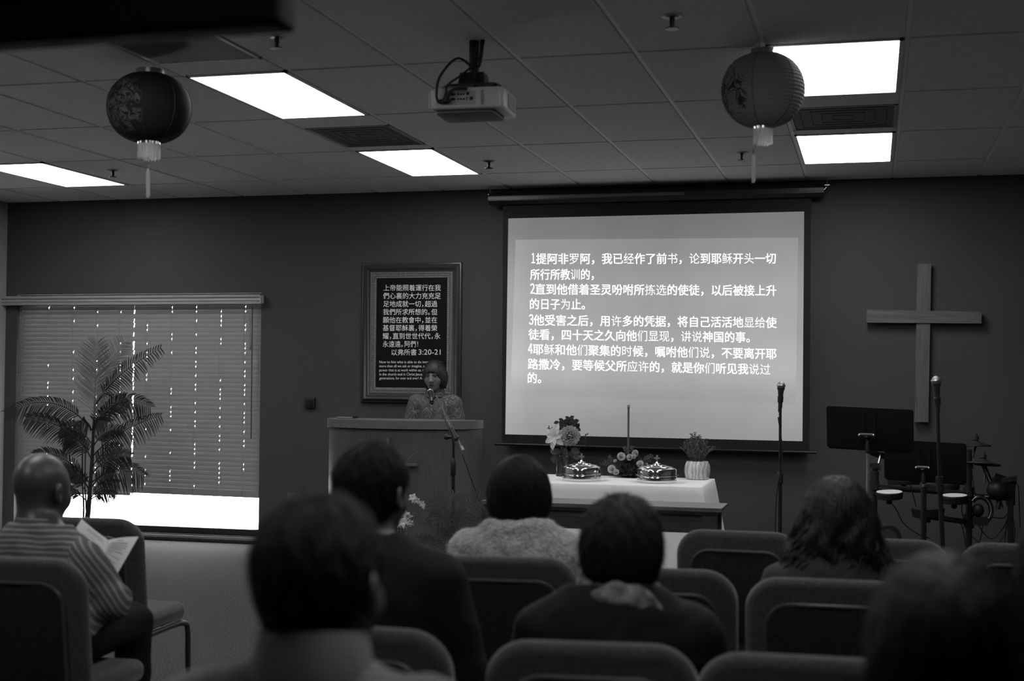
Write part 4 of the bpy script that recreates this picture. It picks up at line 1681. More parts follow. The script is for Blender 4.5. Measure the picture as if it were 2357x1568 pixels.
MB().lathe([(0, 0), (24 * s_, 0), (26 * s_, .004), (29 * s_, .035), (30 * s_, .065), (29 * s_, .095), (25.5 * s_, .122), (24 * s_, .130), (22.5 * s_, .130), (22 * s_, .110), (0, .11)], 40, rib=lambda a, z: 1 + .012 * math.sin(3 * a + z * 20)).build('pot', mMarble, t)
m = MB()
for k in range(46):
    th = rg.uniform(0, 6.283)
    sp_ = rg.uniform(.1, 1)
    tipv = Vector((math.cos(th) * .135 * sp_, math.sin(th) * .09 * sp_, .13 + .185 * (1 - .55 * sp_ * sp_) * rg.uniform(.75, 1.1)))
    a = Vector((math.cos(th) * .03, math.sin(th) * .03, .11))
    pts = bez(a, (a + tipv) / 2 + Vector((0, 0, .03)), tipv, 12)
    m.tube(pts, .0014, 4)
    for i in range(3, 13):
        for s in range(3):
            ph = rg.uniform(0, 6.28)
            m.blade(pts[i], pts[i] + Vector((math.cos(ph) * .014, math.sin(ph) * .014, .012)), .006, (0, -1, .2), 0, 2)
m.build('heather', translucent('heather', .10, .25), t)

# ================================================================== palms and floor plants
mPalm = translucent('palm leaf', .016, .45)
mPalmBacklit = translucent('palm leaf backlit', .22, .6)  # upper fronds: window backlight put into a paler leaf colour


def frond(parent, a, b, c, nl, ln, mat, seed, wd=.011, droop=.35, view=(0, -1, .2), taper=.45, name='frond', sp=.006):
    rg = random.Random(seed)
    pts = bez(a, b, c, 28)
    m = MB().tube(pts, [sp * (1 - .8 * i / 28) for i in range(29)], 6)
    for i in range(nl):
        t = .16 + .84 * (i + .5) / nl
        f = t * 28
        k = min(27, int(f))
        p = pts[k].lerp(pts[k + 1], f - k)
        d = (pts[min(28, k + 1)] - pts[max(0, k - 1)]).normalized()
        sd = d.cross(Vector(view)).normalized()
        l = ln * (math.sin(math.pi * (.12 + .80 * t)) ** .7) * rg.uniform(.9, 1.08)
        for s in (-1, 1):
            v = (sd * s * 1.0 + d * .75 + Vector((rg.uniform(-.08, .08), rg.uniform(-.2, .2) - .12, rg.uniform(-.08, .08)))).normalized()
            m.blade(p, p + v * l, wd, Vector(view) + sd * s * .3, droop * l, 4, .25)
    return m.build(name, mat, parent)


YT = 10.15
base = at(197, 1190, YT)
pb = Vector((base.x, YT, 0))
palm = thing('potted_palm', 'tall potted palm with dark arching fronds in front of the window blinds', 'palm', pb)
pp = lambda px, py, dy=0.0: at(px, py, YT + dy) - pb
MB().lathe([(0, 0), (.13, 0), (.14, .01), (.16, .17), (.165, .19), (.155, .19), (.15, .16), (0, .16)], 28).build('pot', mBlack, palm)
st = MB().tube([(0, 0, .15), pp(203, 1180), pp(210, 1100), pp(214, 1020), pp(216, 960)], [.024, .022, .018, .013, .009], 10)
st.build('trunk', grey('palm trunk', .012, .7), palm)
MB().tube([(-.03, .01, .15), pp(193, 1170), pp(190, 1100), pp(190, 1030)], .008, 6).build('stem', grey('palm stem', .02, .6), palm)
MB().tube([(-.01, -.02, .15), pp(199, 1180), pp(196, 1120), pp(197, 1010)], .007, 6).build('stem', grey('palm stem', .02, .6), palm)
FR = [((215, 985), (219, 880), (224, 786), .0, .24, mPalmBacklit, 34, .02), ((216, 960), (228, 860), (286, 786), .12, .21, mPalmBacklit, 30, .10),
      ((222, 930), (265, 855), (372, 801), -.12, .15, mPalm, 30, .35), ((208, 985), (130, 890), (14, 949), -.05, .17, mPalm, 34, .55),
      ((216, 990), (270, 890), (347, 938), -.1, .18, mPalm, 32, .5), ((204, 1035), (130, 960), (60, 962), -.15, .16, mPalm, 30, .45),
      ((214, 1050), (270, 985), (372, 957), -.12, .17, mPalm, 32, .5), ((210, 990), (200, 955), (172, 975), -.35, .14, mPalm, 20, .5), ((212, 990), (225, 955), (247, 975), -.38, .14, mPalm, 20, .5),
      ((204, 1110), (140, 1030), (80, 1046), -.15, .15, mPalm, 28, .45), ((212, 1110), (280, 1055), (332, 1095), -.15, .18, mPalm, 30, .6),
      ((210, 1080), (245, 1020), (280, 1030), -.22, .17, mPalm, 24, .4), ((206, 1150), (235, 1110), (275, 1112), -.2, .16, mPalm, 24, .4), ((196, 1150), (165, 1120), (120, 1128), -.2, .13, mPalm, 22, .5),
      ((198, 1130), (175, 1090), (150, 1095), .1, .13, mPalm, 20, .4), ((208, 1150), (240, 1128), (268, 1138), -.1, .12, mPalm, 20, .5), ((214, 1030), (240, 980), (285, 990), .12, .15, mPalm, 24, .4),
      ((212, 1060), (185, 1000), (150, 1010), .1, .16, mPalm, 26, .4), ((214, 1090), (250, 1040), (300, 1050), .15, .16, mPalm, 26, .4), ((212, 1000), (235, 930), (290, 915), .1, .16, mPalm, 28, .3),
      ((206, 1130), (180, 1075), (140, 1080), -.1, .14, mPalm, 26, .4), ((212, 1120), (240, 1080), (262, 1090), -.2, .14, mPalm, 26, .4), ((210, 1020), (180, 975), (140, 985), .1, .15, mPalm, 26, .4)]
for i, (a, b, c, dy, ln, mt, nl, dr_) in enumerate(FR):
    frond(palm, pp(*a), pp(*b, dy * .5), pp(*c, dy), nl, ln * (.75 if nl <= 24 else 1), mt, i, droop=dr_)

# fern palm between lectern and white table
YF = 8.45
base = at(1045, 1290, YF)
fb = Vector((base.x, YF, 0))
mFern = translucent('fern leaf', .065, .3)
fern = thing('potted_fern', 'dark feathery potted palm on the floor at the foot of the microphone stand', 'fern', fb)
pf = lambda px, py, dy=0.0: at(px, py, YF + dy) - fb
MB().lathe([(0, 0), (.10, 0), (.13, .2), (.14, .22), (.12, .22), (0, .19)], 24).build('pot', mBlack, fern)
for i, (a, b, c, dy, ln, dr_) in enumerate([((1045, 1280), (1040, 1165), (1118, 1142), -.05, .13, .3), ((1043, 1280), (1030, 1150), (990, 1175), .05, .14, .4), ((1040, 1280), (1010, 1190), (940, 1225), -.1, .13, .4),
                                            ((1045, 1280), (1035, 1130), (1046, 1140), .1, .13, .2), ((1048, 1290), (1080, 1210), (1112, 1228), -.1, .12, .4), ((1042, 1280), (1020, 1170), (1000, 1150), .0, .12, .3),
                                            ((1046, 1280), (1060, 1190), (1075, 1180), .05, .11, .3), ((1040, 1285), (990, 1225), (925, 1262), -.15, .12, .4), ((1049, 1290), (1085, 1250), (1120, 1262), -.15, .12, .4)]):
    frond(fern, pf(*a), pf(*b, dy * .5), pf(*c, dy), 19, ln, mFern, 60 + i, wd=.008, droop=dr_, sp=.005)

# white orchid-like flowers
YO = 9.0
base = at(935, 1290, YO)
ob = Vector((base.x, YO, 0))
orc = thing('white_flowering_plant', 'sprays of white blossom in a pot at the foot of the lectern', 'flowering plant', ob)
po = lambda px, py, dy=0.0: at(px, py, YO + dy) - ob
MB().lathe([(0, 0), (.09, 0), (.11, .18), (.12, .2), (.1, .2), (0, .17)], 24).build('pot', mBlack, orc)
for k, pts in enumerate((((935, 1285), (925, 1200), (945, 1160), (975, 1155)), ((935, 1285), (930, 1220), (942, 1195), (965, 1188)), ((933, 1285), (920, 1230), (922, 1205)), ((930, 1285), (912, 1225), (928, 1180)))):
    MB().tube(spline([po(*q) for q in pts], 6), .003, 6).build('stem', mStem, orc)
for i, (px, py, r_) in enumerate(((950, 1146, .028), (953, 1152, .022), (961, 1153, .018), (972, 1161, .020), (968, 1158, .014), (975, 1168, .012), (930, 1183, .032), (926, 1178, .03), (941, 1191, .030), (945, 1205, .022), (928, 1203, .036), (920, 1206, .03), (933, 1210, .026), (920, 1190, .03))):
    lily(MB(), po(px, py, rg.uniform(-.05, .03)), r_ * 1.25, (rg.uniform(-.5, .5), -1, rg.uniform(-.1, .8)), 5, i).build('blossom', translucent('white blossom', .5, .3), orc)
m = MB()
for k in range(12):
    th = rg.uniform(0, 6.28)
    m.blade((0, 0, .18), (math.cos(th) * .16, math.sin(th) * .12, rg.uniform(.25, .42)), .05, (0, -1, .3), .04, 5)
m.build('leaf_clump', mLeaf, orc)
# ================================================================== chairs
mFab = grey('chair fabric', .036, .95, spec=.05, var=(170, .018, .058), bump=(200, .5, .003), sheen=.25)
mFabB = grey('chair back fabric', .022, .95, spec=.05, var=(170, .009, .026), bump=(200, .4, .003))
mPipe = grey('chair piping', .045, .35, spec=.55)
mLeg = grey('chair leg steel', .020, .35, spec=.55)
BW, BH, BZ, BLEAN, BCUR, BY = .49, .45, .43, .14, .28, -.215


def back_pt(x, z, off):
    return (x, BY + off + BCUR * x * x - BLEAN * z, BZ + z)


def make_chair(label, loc, rotz):
    t = thing('stacking_chair', label, 'chair', loc, rotz, 'upholstered audience chairs')
    MB().rslab(BW, BH, .105, .066, .03, BZ, curve=BCUR, lean=BLEAN, rb=.05, seg=8, es=5, cy=BY).build('backrest', mFab, t, smooth=60)
    MB().rslab(BW - .13, BH - .10, .07, .012, .004, BZ + .02, curve=BCUR, lean=BLEAN, rb=.04, seg=8, es=3, cy=BY - .0345 - BLEAN * .02).build('back_panel', mFabB, t, smooth=60)
    w, h, r = (BW - .126) / 2, BH - .078, .075
    pts = [(-w, .03)]
    pts += [(-w + r - r * math.cos(a), h - r + r * math.sin(a)) for a in [math.pi / 2 * k / 7 for k in range(8)]]
    pts += [(-w + r + (2 * w - 2 * r) * k / 6, h) for k in range(1, 6)]
    pts += [(w - r + r * math.sin(a), h - r + r * math.cos(a)) for a in [math.pi / 2 * k / 7 for k in range(8)]]
    pts += [(w, .03)]
    MB().tube([back_pt(x, z, -.036) for x, z in pts], .0065, 8).build('piping', mPipe, t)
    s = MB().rslab(.46, .47, .09, .075, .03, 0, seg=6, es=4, rb=.06)
    s.v = [(x, .245 - z, .425 + y + .12 * max(0, .1 - z) * 0) for x, y, z in s.v]
    s.build('seat', mFab, t, smooth=60)
    for sx in (-1, 1):
        MB().tube(spline([(sx * .215, -.16, .375), (sx * .218, .10, .375), (sx * .222, .215, .365), (sx * .225, .245, .33), (sx * .226, .25, .2), (sx * .228, .262, .012)], 5), .0125, 10).build('leg', mLeg, t)
        MB().tube(spline([(sx * .215, BY + .01, .62), (sx * .218, BY + .02, .40), (sx * .222, -.21, .25), (sx * .228, -.275, .012)], 5), .0125, 10).build('leg', mLeg, t)
        MB().tube([(sx * .215, -.20, .375), (sx * .215, .20, .375)], .011, 8).build('seat_rail', mLeg, t)
    MB().tube([(-.21, .12, .372), (.21, .12, .372)], .009, 8).build('cross_rail', mLeg, t)
    return t


R_ = math.radians
TOPY = BY - BLEAN * (BH - .02)      # where the top of the back stands, in the chair's own frame
CH = {}


def chair(key, label, px, py, rot):
    p = atz(px, py, .88)
    q = Vector((p.x, p.y, 0)) - Matrix.Rotation(rot, 3, 'Z') @ Vector((0, TOPY, 0))
    CH[key] = (dup(CH['first'], label, q, rot) if 'first' in CH else make_chair(label, q, rot))
    CH.setdefault('first', CH[key])
    CH[key + '_loc'] = (q, rot)


chair('E1', 'upholstered chair at the bottom centre, seating the person with the patterned scarf', 1360, 1478, R_(7))
chair('E0', 'upholstered chair seating the man in the dark suit jacket', 812, 1440, R_(-2))
chair('E2', 'upholstered chair in the row nearest the viewer, beside the dark-haired head at the right', 1860, 1510, R_(2))
chair('D1', 'upholstered chair seating the woman in the pale fleecy jacket', 1163, 1281, R_(6))
chair('D2', 'empty upholstered chair just right of the woman in the pale fleecy jacket', 1517, 1308, R_(4))
chair('D3', 'upholstered chair seating the woman with long wavy hair', 1905, 1333, R_(2))
chair('D4', 'upholstered chair beside the wavy-haired woman, nearly hidden by the dark heads at the right edge', 2312, 1354, R_(0))
chair('C1', 'empty front-row chair before the end of the wooden table', 1698, 1222, R_(-2))
chair('C2', 'empty front-row chair beyond the wavy-haired woman, below the drums', 2032, 1240, R_(-2))
chair('C3', 'empty front-row chair at the right edge of the photo, below the drum kit', 2366, 1253, R_(0))
chair('L1', 'upholstered chair at the left edge seating the bald man', 31, 1283, R_(4))
chair('L2', 'empty upholstered chair ahead of the bald man, facing the lectern, its seat in view', 198, 1191, R_(4))

# ================================================================== people
mSuit = grey('dark suit cloth', .0055, .8, spec=.15, bump=(300, .3, .001))
mTrous = grey('dark trousers', .008, .85, spec=.1)
mShoe = grey('black shoe', .008, .35)
mLip = grey('lips', .06, .4)
mEye = grey('eye white', .25, .2)
mIris = grey('dark iris', .006, .1)
mBrow = grey('brow', .015, .7)


def folds(amp, f, seed=0.0):
    return lambda X, Y, Z: amp * np.sin(f * X + 2.3 * np.sin(.55 * f * Z + seed) + seed) * np.sin(.8 * f * Z + 1.7 * np.sin(.6 * f * X + 1 + seed) + .5 * f * Y)


class Figure:
    """joints of one person in the person's own frame (facing +Y, floor at 0)"""

    def __init__(s, label, loc, rotz, head, turn=0.0, nod=0.0, tilt=0.0, sit=True, sh=.165, hs=1.0, neck=.158, arms=None):
        s.root = thing('person', label, 'person', loc, rotz)
        s.loc, s.rz = Vector(loc), rotz
        s.h = s.inv(head)
        s.hs = hs
        s.R = (Matrix.Rotation(turn, 3, 'Z') @ Matrix.Rotation(nod, 3, 'X') @ Matrix.Rotation(tilt, 3, 'Y'))
        s.sit, s.sw = sit, sh
        h = s.h
        s.nb = Vector((h.x * .9, h.y - .035, h.z - neck * hs))
        s.hip = Vector((h.x * .3, -.015, .585)) if sit else Vector((h.x * .4, h.y - .07, .92))
        s.shl = [s.nb + Vector((sg * sh, -.005, -.062)) for sg in (-1, 1)]
        if sit:
            s.leg = [[s.hip + Vector((sg * .085, .03, -.015)), Vector((s.hip.x + sg * .11, .40, .555)), Vector((s.hip.x + sg * .12, .42, .085)), Vector((s.hip.x + sg * .125, .55, .036))] for sg in (-1, 1)]
        else:
            s.leg = [[s.hip + Vector((sg * .085, 0, -.03)), s.hip + Vector((sg * .09, .015, -.43)), s.hip + Vector((sg * .095, -.02, -.84)), s.hip + Vector((sg * .105, .10, -.884))] for sg in (-1, 1)]
        d = arms or {}
        s.arm = []
        for i, sg in enumerate((-1, 1)):
            el, wr = d.get(sg, (None, None))
            el = s.inv(el) if el is not None else s.shl[i] + Vector((sg * .065, .05, -.27))
            wr = s.inv(wr) if wr is not None else Vector((s.hip.x + sg * .07, .22, .66)) if sit else s.shl[i] + Vector((sg * .0, .26, -.30))
            s.arm.append([s.shl[i], el, wr])

    def inv(s, w):
        return Matrix.Rotation(-s.rz, 3, 'Z') @ (Vector(w) - s.loc)

    def H(s, x, y, z):
        return s.h + s.R @ (Vector((x, y, z)) * s.hs)

    def torso(s, B, e=0.0, belly=1.0):
        nb, hip = s.nb, s.hip
        mid = nb.lerp(hip, .36)
        w = s.sw
        B.cap(s.shl[0] + Vector((.03, 0, -.01)), s.shl[1] + Vector((-.03, 0, -.01)), .060 + e, .060 + e, .035)
        B.cap(nb + Vector((0, -.005, -.07 if e else 0)), nb + Vector((0, -.01, -.09)), .056 + e, .085 + e, .028)
        B.ell(mid + Vector((0, -.01, 0)), (w * .98 + e, .112 + e, .20 + e), k=.05)
        B.ell(nb.lerp(hip, .72), ((w * .86) * belly + e, .108 * belly + e, .15 + e * .2), k=.06)
        B.ell(hip + Vector((0, 0, e * .9)), (w * 1.02 + e, .125 + e, .105 + e * .7), k=.06)

    def sleeves(s, B, e=0.0, upto=1.0):
        for a, el, wr in s.arm:
            B.cap(a, el, .056 + e, .045 + e, .03)
            B.cap(el, el.lerp(wr, upto), .044 + e, .031 + e, .02)

    def legs(s, B, e=0.0, feet=True):
        for a, k, an, toe in s.leg:
            B.cap(a, k, .082 + e, .060 + e, .04)
            B.cap(k, an, .056 + e, .040 + e, .025)
            if feet:
                B.cap(an + Vector((0, -.01, -.04)), toe, .036, .032, .02)

    def hand(s, B, i):
        a, el, wr = s.arm[i]
        sg = (-1, 1)[i]
        d = (wr - el).normalized()
        if s.sit:
            d = (d + Vector((0, .35, .0))).normalized()
        n = Vector((0, 0, 1)) - d * d.z            # back of the hand up
        n = n.normalized() if n.length > .1 else Vector((0, 1, 0))
        l = d.cross(n).normalized()
        th = -sg                                   # thumb towards the body
        l = l if (l.x > 0) == (th > 0) else -l
        p0 = wr + d * .015
        pm = wr + d * .088
        B.cap(wr, p0, .026, .024, .01)
        for q in (-.024, -.008, .008, .024):
            B.cap(p0 + l * q * .7, pm + l * q, .0145, .0125, .010)
        for q, ln, c in ((.027, .070, .35), (.009, .080, .42), (-.009, .075, .50), (-.026, .060, .6)):
            p = pm + l * q
            v = d.copy()
            pts = [p]
            for j, fr_ in enumerate((.45, .32, .23)):
                v = (v * math.cos(c) - n * math.sin(c)).normalized()
                p = p + v * ln * fr_
                pts.append(p)
            B.chain(pts, [.0095, .0088, .0082, .0072], .004)
        p = wr + d * .03 + l * .024
        pts = [p, p + (d * .6 + l * .8 - n * .2).normalized() * .035, p + (d * .85 + l * .75 - n * .5).normalized() * .062, p + (d * 1.1 + l * .55 - n * .7).normalized() * .085]
        B.chain(pts, [.0145, .012, .0105, .0085], .006)

    def headshape(s, B, ears=True):
        H, R, q = s.H, s.R, s.hs
        E = lambda c, r, k=.02, sub=False, rot=None: B.ell(H(*c), tuple(v * q for v in r), R if rot is None else R @ rot, k, sub)
        E((0, -.012, .028), (.075, .094, .088), .02)
        E((0, .022, -.012), (.066, .072, .085), .03)
        E((0, .030, -.066), (.050, .052, .050), .03)
        E((0, .062, -.094), (.024, .020, .018), .02)
        for sg in (-1, 1):
            E((sg * .046, .050, -.028), (.024, .026, .028), .02)
            E((sg * .031, .089, .006), (.019, .013, .012), .010, True)
            E((sg * .031, .0775, .005), (.0135, .0105, .0095), .002)
            E((sg * .030, .086, .021), (.024, .010, .007), .010)
            E((sg * .011, .098, -.034), (.010, .010, .008), .006)
            if ears:
                rt = Matrix.Rotation(sg * .35, 3, 'Z') @ Matrix.Rotation(.15, 3, 'X')
                E((sg * .083, -.010, -.008), (.009, .019, .031), .006, False, rt)
                E((sg * .087, -.003, -.006), (.006, .010, .017), .006, True, rt)
                E((sg * .078, .002, -.032), (.008, .009, .012), .005)
        B.cap(H(0, .086, .018), H(0, .109, -.030), .007 * q, .0125 * q, .014)
        E((0, .085, -.060), (.024, .010, .0062), .005)
        E((0, .083, -.071), (.020, .010, .0065), .005)
        B.cap(H(0, -.022, -.045), s.nb + Vector((0, 0, -.03)), .055 * q, .058 * q, .025)

    def body(s, mat=None, h=.0065, ears=True, face=False):
        B = Blob(h)
        s.headshape(B, ears)
        s.torso(B)
        s.sleeves(B)
        s.legs(B)
        for i in (0, 1):
            s.hand(B, i)
        B.half((0, 0, .004), (0, 0, -1))
        pick = None
        mats = [mat or mSkin]
        if face:
            mats += [mLip, mEye, mIris, mBrow]
            Ri = np.array(s.R)

            def pick(C):
                L = (C - np.array(s.h)) @ Ri / s.hs
                x, y, z = np.abs(L[:, 0]), L[:, 1], L[:, 2]
                m = np.zeros(len(C), int)
                m[(x < .021) & (y > .08) & (z < -.055) & (z > -.074)] = 1
                dx, dz = (x - .031) / .0125, (z - .004) / .006
                m[(y > .078) & (dx * dx + dz * dz < 1)] = 2
                m[(y > .078) & ((x - .031) ** 2 + (z - .004) ** 2 < .0062 ** 2)] = 3
                m[(y > .07) & (x > .012) & (x < .052) & (np.abs(z - .026 + .25 * (x - .03) ** 2 * 40) < .005)] = 4
                return m
        return B.build('body', mats, s.root, pick)

    def top(s, mat, name='shirt', e=.014, upto=.97, fold=.003, h=.009, collar=None, extra=None, belly=1.05, pick=None):
        B = Blob(h)
        s.torso(B, e, belly)
        s.sleeves(B, e, upto)
        B.half(s.nb + Vector((0, 0, .060)), (0, .15, 1))
        B.cap(s.nb + Vector((0, .005, .07)), s.nb + Vector((0, .005, .3)), .072, .10, .01, True)
        if extra:
            extra(B)
        B.noise(folds(fold, 26, s.h.x * 9))
        if fold > .002:
            B.noise(folds(fold * .6, 55, s.h.x * 5))
        return B.build(name, mat, s.root, pick)

    def collar(s, mat, r=.064, hgt=.042, name='collar', back=.02, fall=.02):
        """folded shirt collar: a band round the neck with a turned-down leaf"""
        c = s.nb + Vector((0, -.004, .032))
        m = MB()
        n = 36
        prof = [(r, -.03), (r - .003, hgt), (r + .001, hgt + .003), (r + .006, hgt), (r + .012 + fall * .4, -.008 - fall)]
        vs, fs = [], []
        for i in range(n + 1):
            a = math.radians(105 + 330 * i / n + 0)
            for rr, z in prof:
                dz = back * (-math.sin(a)) * .5
                vs.append(c + Vector((rr * math.cos(a), rr * 1.05 * math.sin(a), z + (dz if z > 0 else dz * .4))))
        k = len(prof)
        for i in range(n):
            for j in range(k - 1):
                fs.append((i * k + j, (i + 1) * k + j, (i + 1) * k + j + 1, i * k + j + 1))
        m.add(vs, fs)
        return m.build(name, mat, s.root, smooth=60)

    def trousers(s, mat=None):
        B = Blob(.010)
        s.legs(B, .013, False)
        B.ell(s.hip, (s.sw * 1.02 + .012, .132, .105), k=.06)
        for a, k, an, toe in s.leg:
            B.half(an + Vector((0, 0, -.0)) if False else Vector((0, 0, .06)), (0, 0, -1))
        B.noise(folds(.003, 30))
        o = B.build('trousers', mat or mTrous, s.root)
        for a, k, an, toe in s.leg:
            S = Blob(.008)
            S.cap(an + Vector((0, -.02, -.04)), toe + Vector((0, .01, 0)), .043, .039, .02).half((0, 0, .001), (0, 0, -1))
            S.build('shoe', mShoe, s.root)
        return o

    def strands(s, o, mat, n, ln, lift, wid=.0009, seed=1, name='hair_strands', radial=0.0, crown=(0, -.05, .11), reg=None):
        """fine loose strands lying on a surface, combed away from the crown"""
        rg = random.Random(seed)
        me = o.data
        vs = me.vertices
        cr = s.H(*crown)
        m = MB()
        for _ in range(n):
            v = vs[rg.randrange(len(vs))]
            p, nn = v.co.copy(), v.normal.copy()
            if reg and not reg(p):
                continue
            t = (p - cr).normalized() + Vector((0, 0, -.45)) + Vector((rg.uniform(-1, 1), rg.uniform(-1, 1), rg.uniform(-1, 1))) * .28
            t = t - nn * t.dot(nn)
            if t.length < 1e-3:
                continue
            t = (t.normalized() + nn * radial).normalized()
            sd = t.cross(nn).normalized() * wid
            l = ln * rg.uniform(.6, 1.2)
            q = rg.uniform(.2, 1) * lift
            row = []
            for j in range(4):
                u = j / 3
                c = p + t * l * u - nn * ((l * u) ** 2 / .20) * (0 if radial else 1) + nn * (.0008 + q * u)
                k = 1 - .7 * u
                row += [c - sd * k, c + sd * k]
            m.add(row, [(0, 1, 3, 2), (2, 3, 5, 4), (4, 5, 7, 6)])
        return m.build(name, mat, s.root, smooth=0)

    def hair(s, fn, mat, h=.005, amp=.0016, name='hair', n=2600, ln=.045, lift=.003):
        B = Blob(h)
        fn(B, s)
        hx, hy, hz = s.h
        B.noise(lambda X, Y, Z: amp * (np.sin(58 * np.arctan2(X - hx, Y - hy) + 4 * np.sin(22 * Z + 3 * X)) + .6 * np.sin(140 * X + 23 * Z) * np.sin(120 * Y + 31 * Z)))
        o = B.build(name, mat, s.root)
        if n:
            s.strands(o, mat, n, ln, lift, seed=int(abs(hz) * 1e4))
        return o


def E_(B, s, c, r, k=.02, sub=False):
    B.ell(s.H(*c), tuple(v * s.hs for v in r), s.R, k, sub)


def short_hair(line=(.088, .046), nape=(-.085, -.088), thick=.009, low=.067):
    def f(B, s):
        E_(B, s, (0, -.034, -.078), (low * .82, .046, .05), .03)
        E_(B, s, (0, -.014, .028), (.075 + thick, .094 + thick, .088 + thick * 1.4), .02)
        E_(B, s, (0, -.035, -.035), (low + thick * .6, .066 + thick * .7, .075), .03)
        a, b = s.H(0, line[0], line[1]), s.H(0, nape[0], nape[1])
        d = a - b
        n = s.R @ Vector((1, 0, 0)).cross(s.R.inverted() @ d)
        n = n if n.z < 0 else -n
        B.half(b, n)
    return f


def bob_hair(width=.100, low=-.115, bang=True, flare=1.0):
    def f(B, s):
        E_(B, s, (0, -.014, .035), (width * .93, .110, .096), .02)
        E_(B, s, (0, -.022, -.035), (width * 1.06 * flare, .104, .105), .05)
        E_(B, s, (0, .058, -.045), (.060, .085, .088), .010, True)
        if not bang:
            E_(B, s, (0, .10, .03), (.05, .05, .05), .01, True)
        B.half(s.H(0, 0, low), s.R @ Vector((0, .15, -1)))
    return f


# ------------------------------------------------------------------ the speaker behind the lectern
ps = at(1000, 866, 10.32)
sp_r = math.pi + .12
fwd = Vector((-math.sin(sp_r), math.cos(sp_r), 0))
F = Figure('woman with short dark bob in a patterned blouse speaking behind the lectern', Vector((ps.x, ps.y, 0)) - fwd * .06, sp_r, ps, turn=-.10, nod=-.10, tilt=.03, sit=False, sh=.150, hs=.98)
dz = F.hip.z - (F.h.z - .74)
F.hip = Vector((F.hip.x, F.hip.y, F.h.z - .72))
F.leg = [[F.hip + Vector((sg * .08, 0, -.03)), Vector((sg * .085, .02, .46)), Vector((sg * .09, -.03, .085)), Vector((sg * .10, .10, .036))] for sg in (-1, 1)]
for i, sg in enumerate((-1, 1)):
    F.arm[i][1] = F.shl[i] + Vector((sg * .070, .02, -.25))
    F.arm[i][2] = F.arm[i][1] + Vector((-sg * .07, .13, -.08))
mBl = grey('patterned blouse', .05, .8, spec=.15)
nt = mBl.node_tree
tc = nt.nodes.new('ShaderNodeTexCoord')
nz = nt.nodes.new('ShaderNodeTexNoise')
nz.inputs['Scale'].default_value = 12
nz.inputs['Detail'].default_value = 1.2
nt.links.new(tc.outputs['Object'], nz.inputs[0])
r1 = nt.nodes.new('ShaderNodeValToRGB')
els = r1.color_ramp.elements
els[0].position, els[1].position = 0, 1
els[0].color = els[1].color = (.075, .075, .075, 1)
for p, v in ((.40, .085), (.415, .19), (.43, .085), (.54, .060), (.56, .21), (.575, .065), (.64, .07), (.655, .16), (.67, .075)):
    el = els.new(p)
    el.color = (v, v, v, 1)
nt.links.new(nz.outputs['Fac'], r1.inputs[0])
nt.links.new(r1.outputs[0], nt.nodes['Principled BSDF'].inputs['Base Color'])
F.body(grey('speaker skin', .13, .5, spec=.4), h=.0045, ears=False, face=True)
F.top(mBl, 'blouse', fold=.0025, h=.008)
F.collar(mBl, .062, .030, fall=.03)
F.trousers()
mSpk = grey('speaker hair', .010, .4, spec=.4, bump=(90, .7, .004), stretch=(3, 3, .25))
ho = F.hair(bob_hair(.094, -.098), mSpk, n=0)
F.strands(ho, mSpk, 1600, .03, .0015, seed=4, reg=lambda p: p.y < F.h.y + .035)
B = Blob(.004)
E_(B, F, (0, -.008, .032), (.081, .103, .091), .01)
B.half(F.H(0, 0, .040), F.R @ Vector((0, .12, -1)))
B.half(F.H(0, -.02, 0), F.R @ Vector((0, -1, 0)))
for k in range(9):
    x = -.052 + .013 * k
    B.cap(F.H(x * .9, .070 - 6 * x * x, .075), F.H(x + .004, .092 - 7 * x * x, .033 + .006 * ((k * 5) % 3) - 4 * x * x), .010, .005, .006)
B.build('fringe', mHair, F.root)

# ------------------------------------------------------------------ bald man
q, rz = CH['L1_loc']
hd = atd(97, 1128, 4.76)
F = Figure('bald man in a striped shirt at the left, reading an open leaflet', q, rz, hd, turn=-.28, nod=-.14, sh=.170, hs=1.09,
           arms={1: (atd(258, 1385, 4.70), atd(250, 1385, 4.98)), -1: (atd(40, 1420, 5.0), atd(176, 1330, 5.14))})
F.body(grey('bald man skin', .042, .42, spec=.4), h=.006)
mStr = striped_along('striped shirt', .075, .19, (0, .15, 1), .0185, .22)
ad_ = F.arm[1][1] - F.arm[1][0]
mStrS = striped_along('striped sleeve', .075, .19, ad_.cross(Vector((.3, -1, 0))), .0185, .22)
F.top([mStr, mStrS], 'shirt', e=.018, upto=.55, fold=.004, belly=1.1, pick=lambda C: (np.abs(C[:, 0] - F.nb.x) > .165).astype(int))
F.collar(mStr, .068, .040)
F.trousers()
# leaflet
mPaper = translucent('paper', .62, .25)
zc = 5.02
lf0 = [atd(188, 1195, zc + .06), atd(249, 1243, zc + .10), atd(230, 1290, zc + .02), atd(167, 1228, zc - .02)]
rt0 = [atd(250, 1243, zc + .10), atd(319, 1235.5, zc - .02), atd(262, 1335, zc - .08), atd(228, 1289, zc + .02)]
cn = sum(lf0 + rt0, Vector()) / 8
lfl = thing('leaflet', 'open folded paper leaflet with printed lines held by the bald man', 'leaflet', cn)


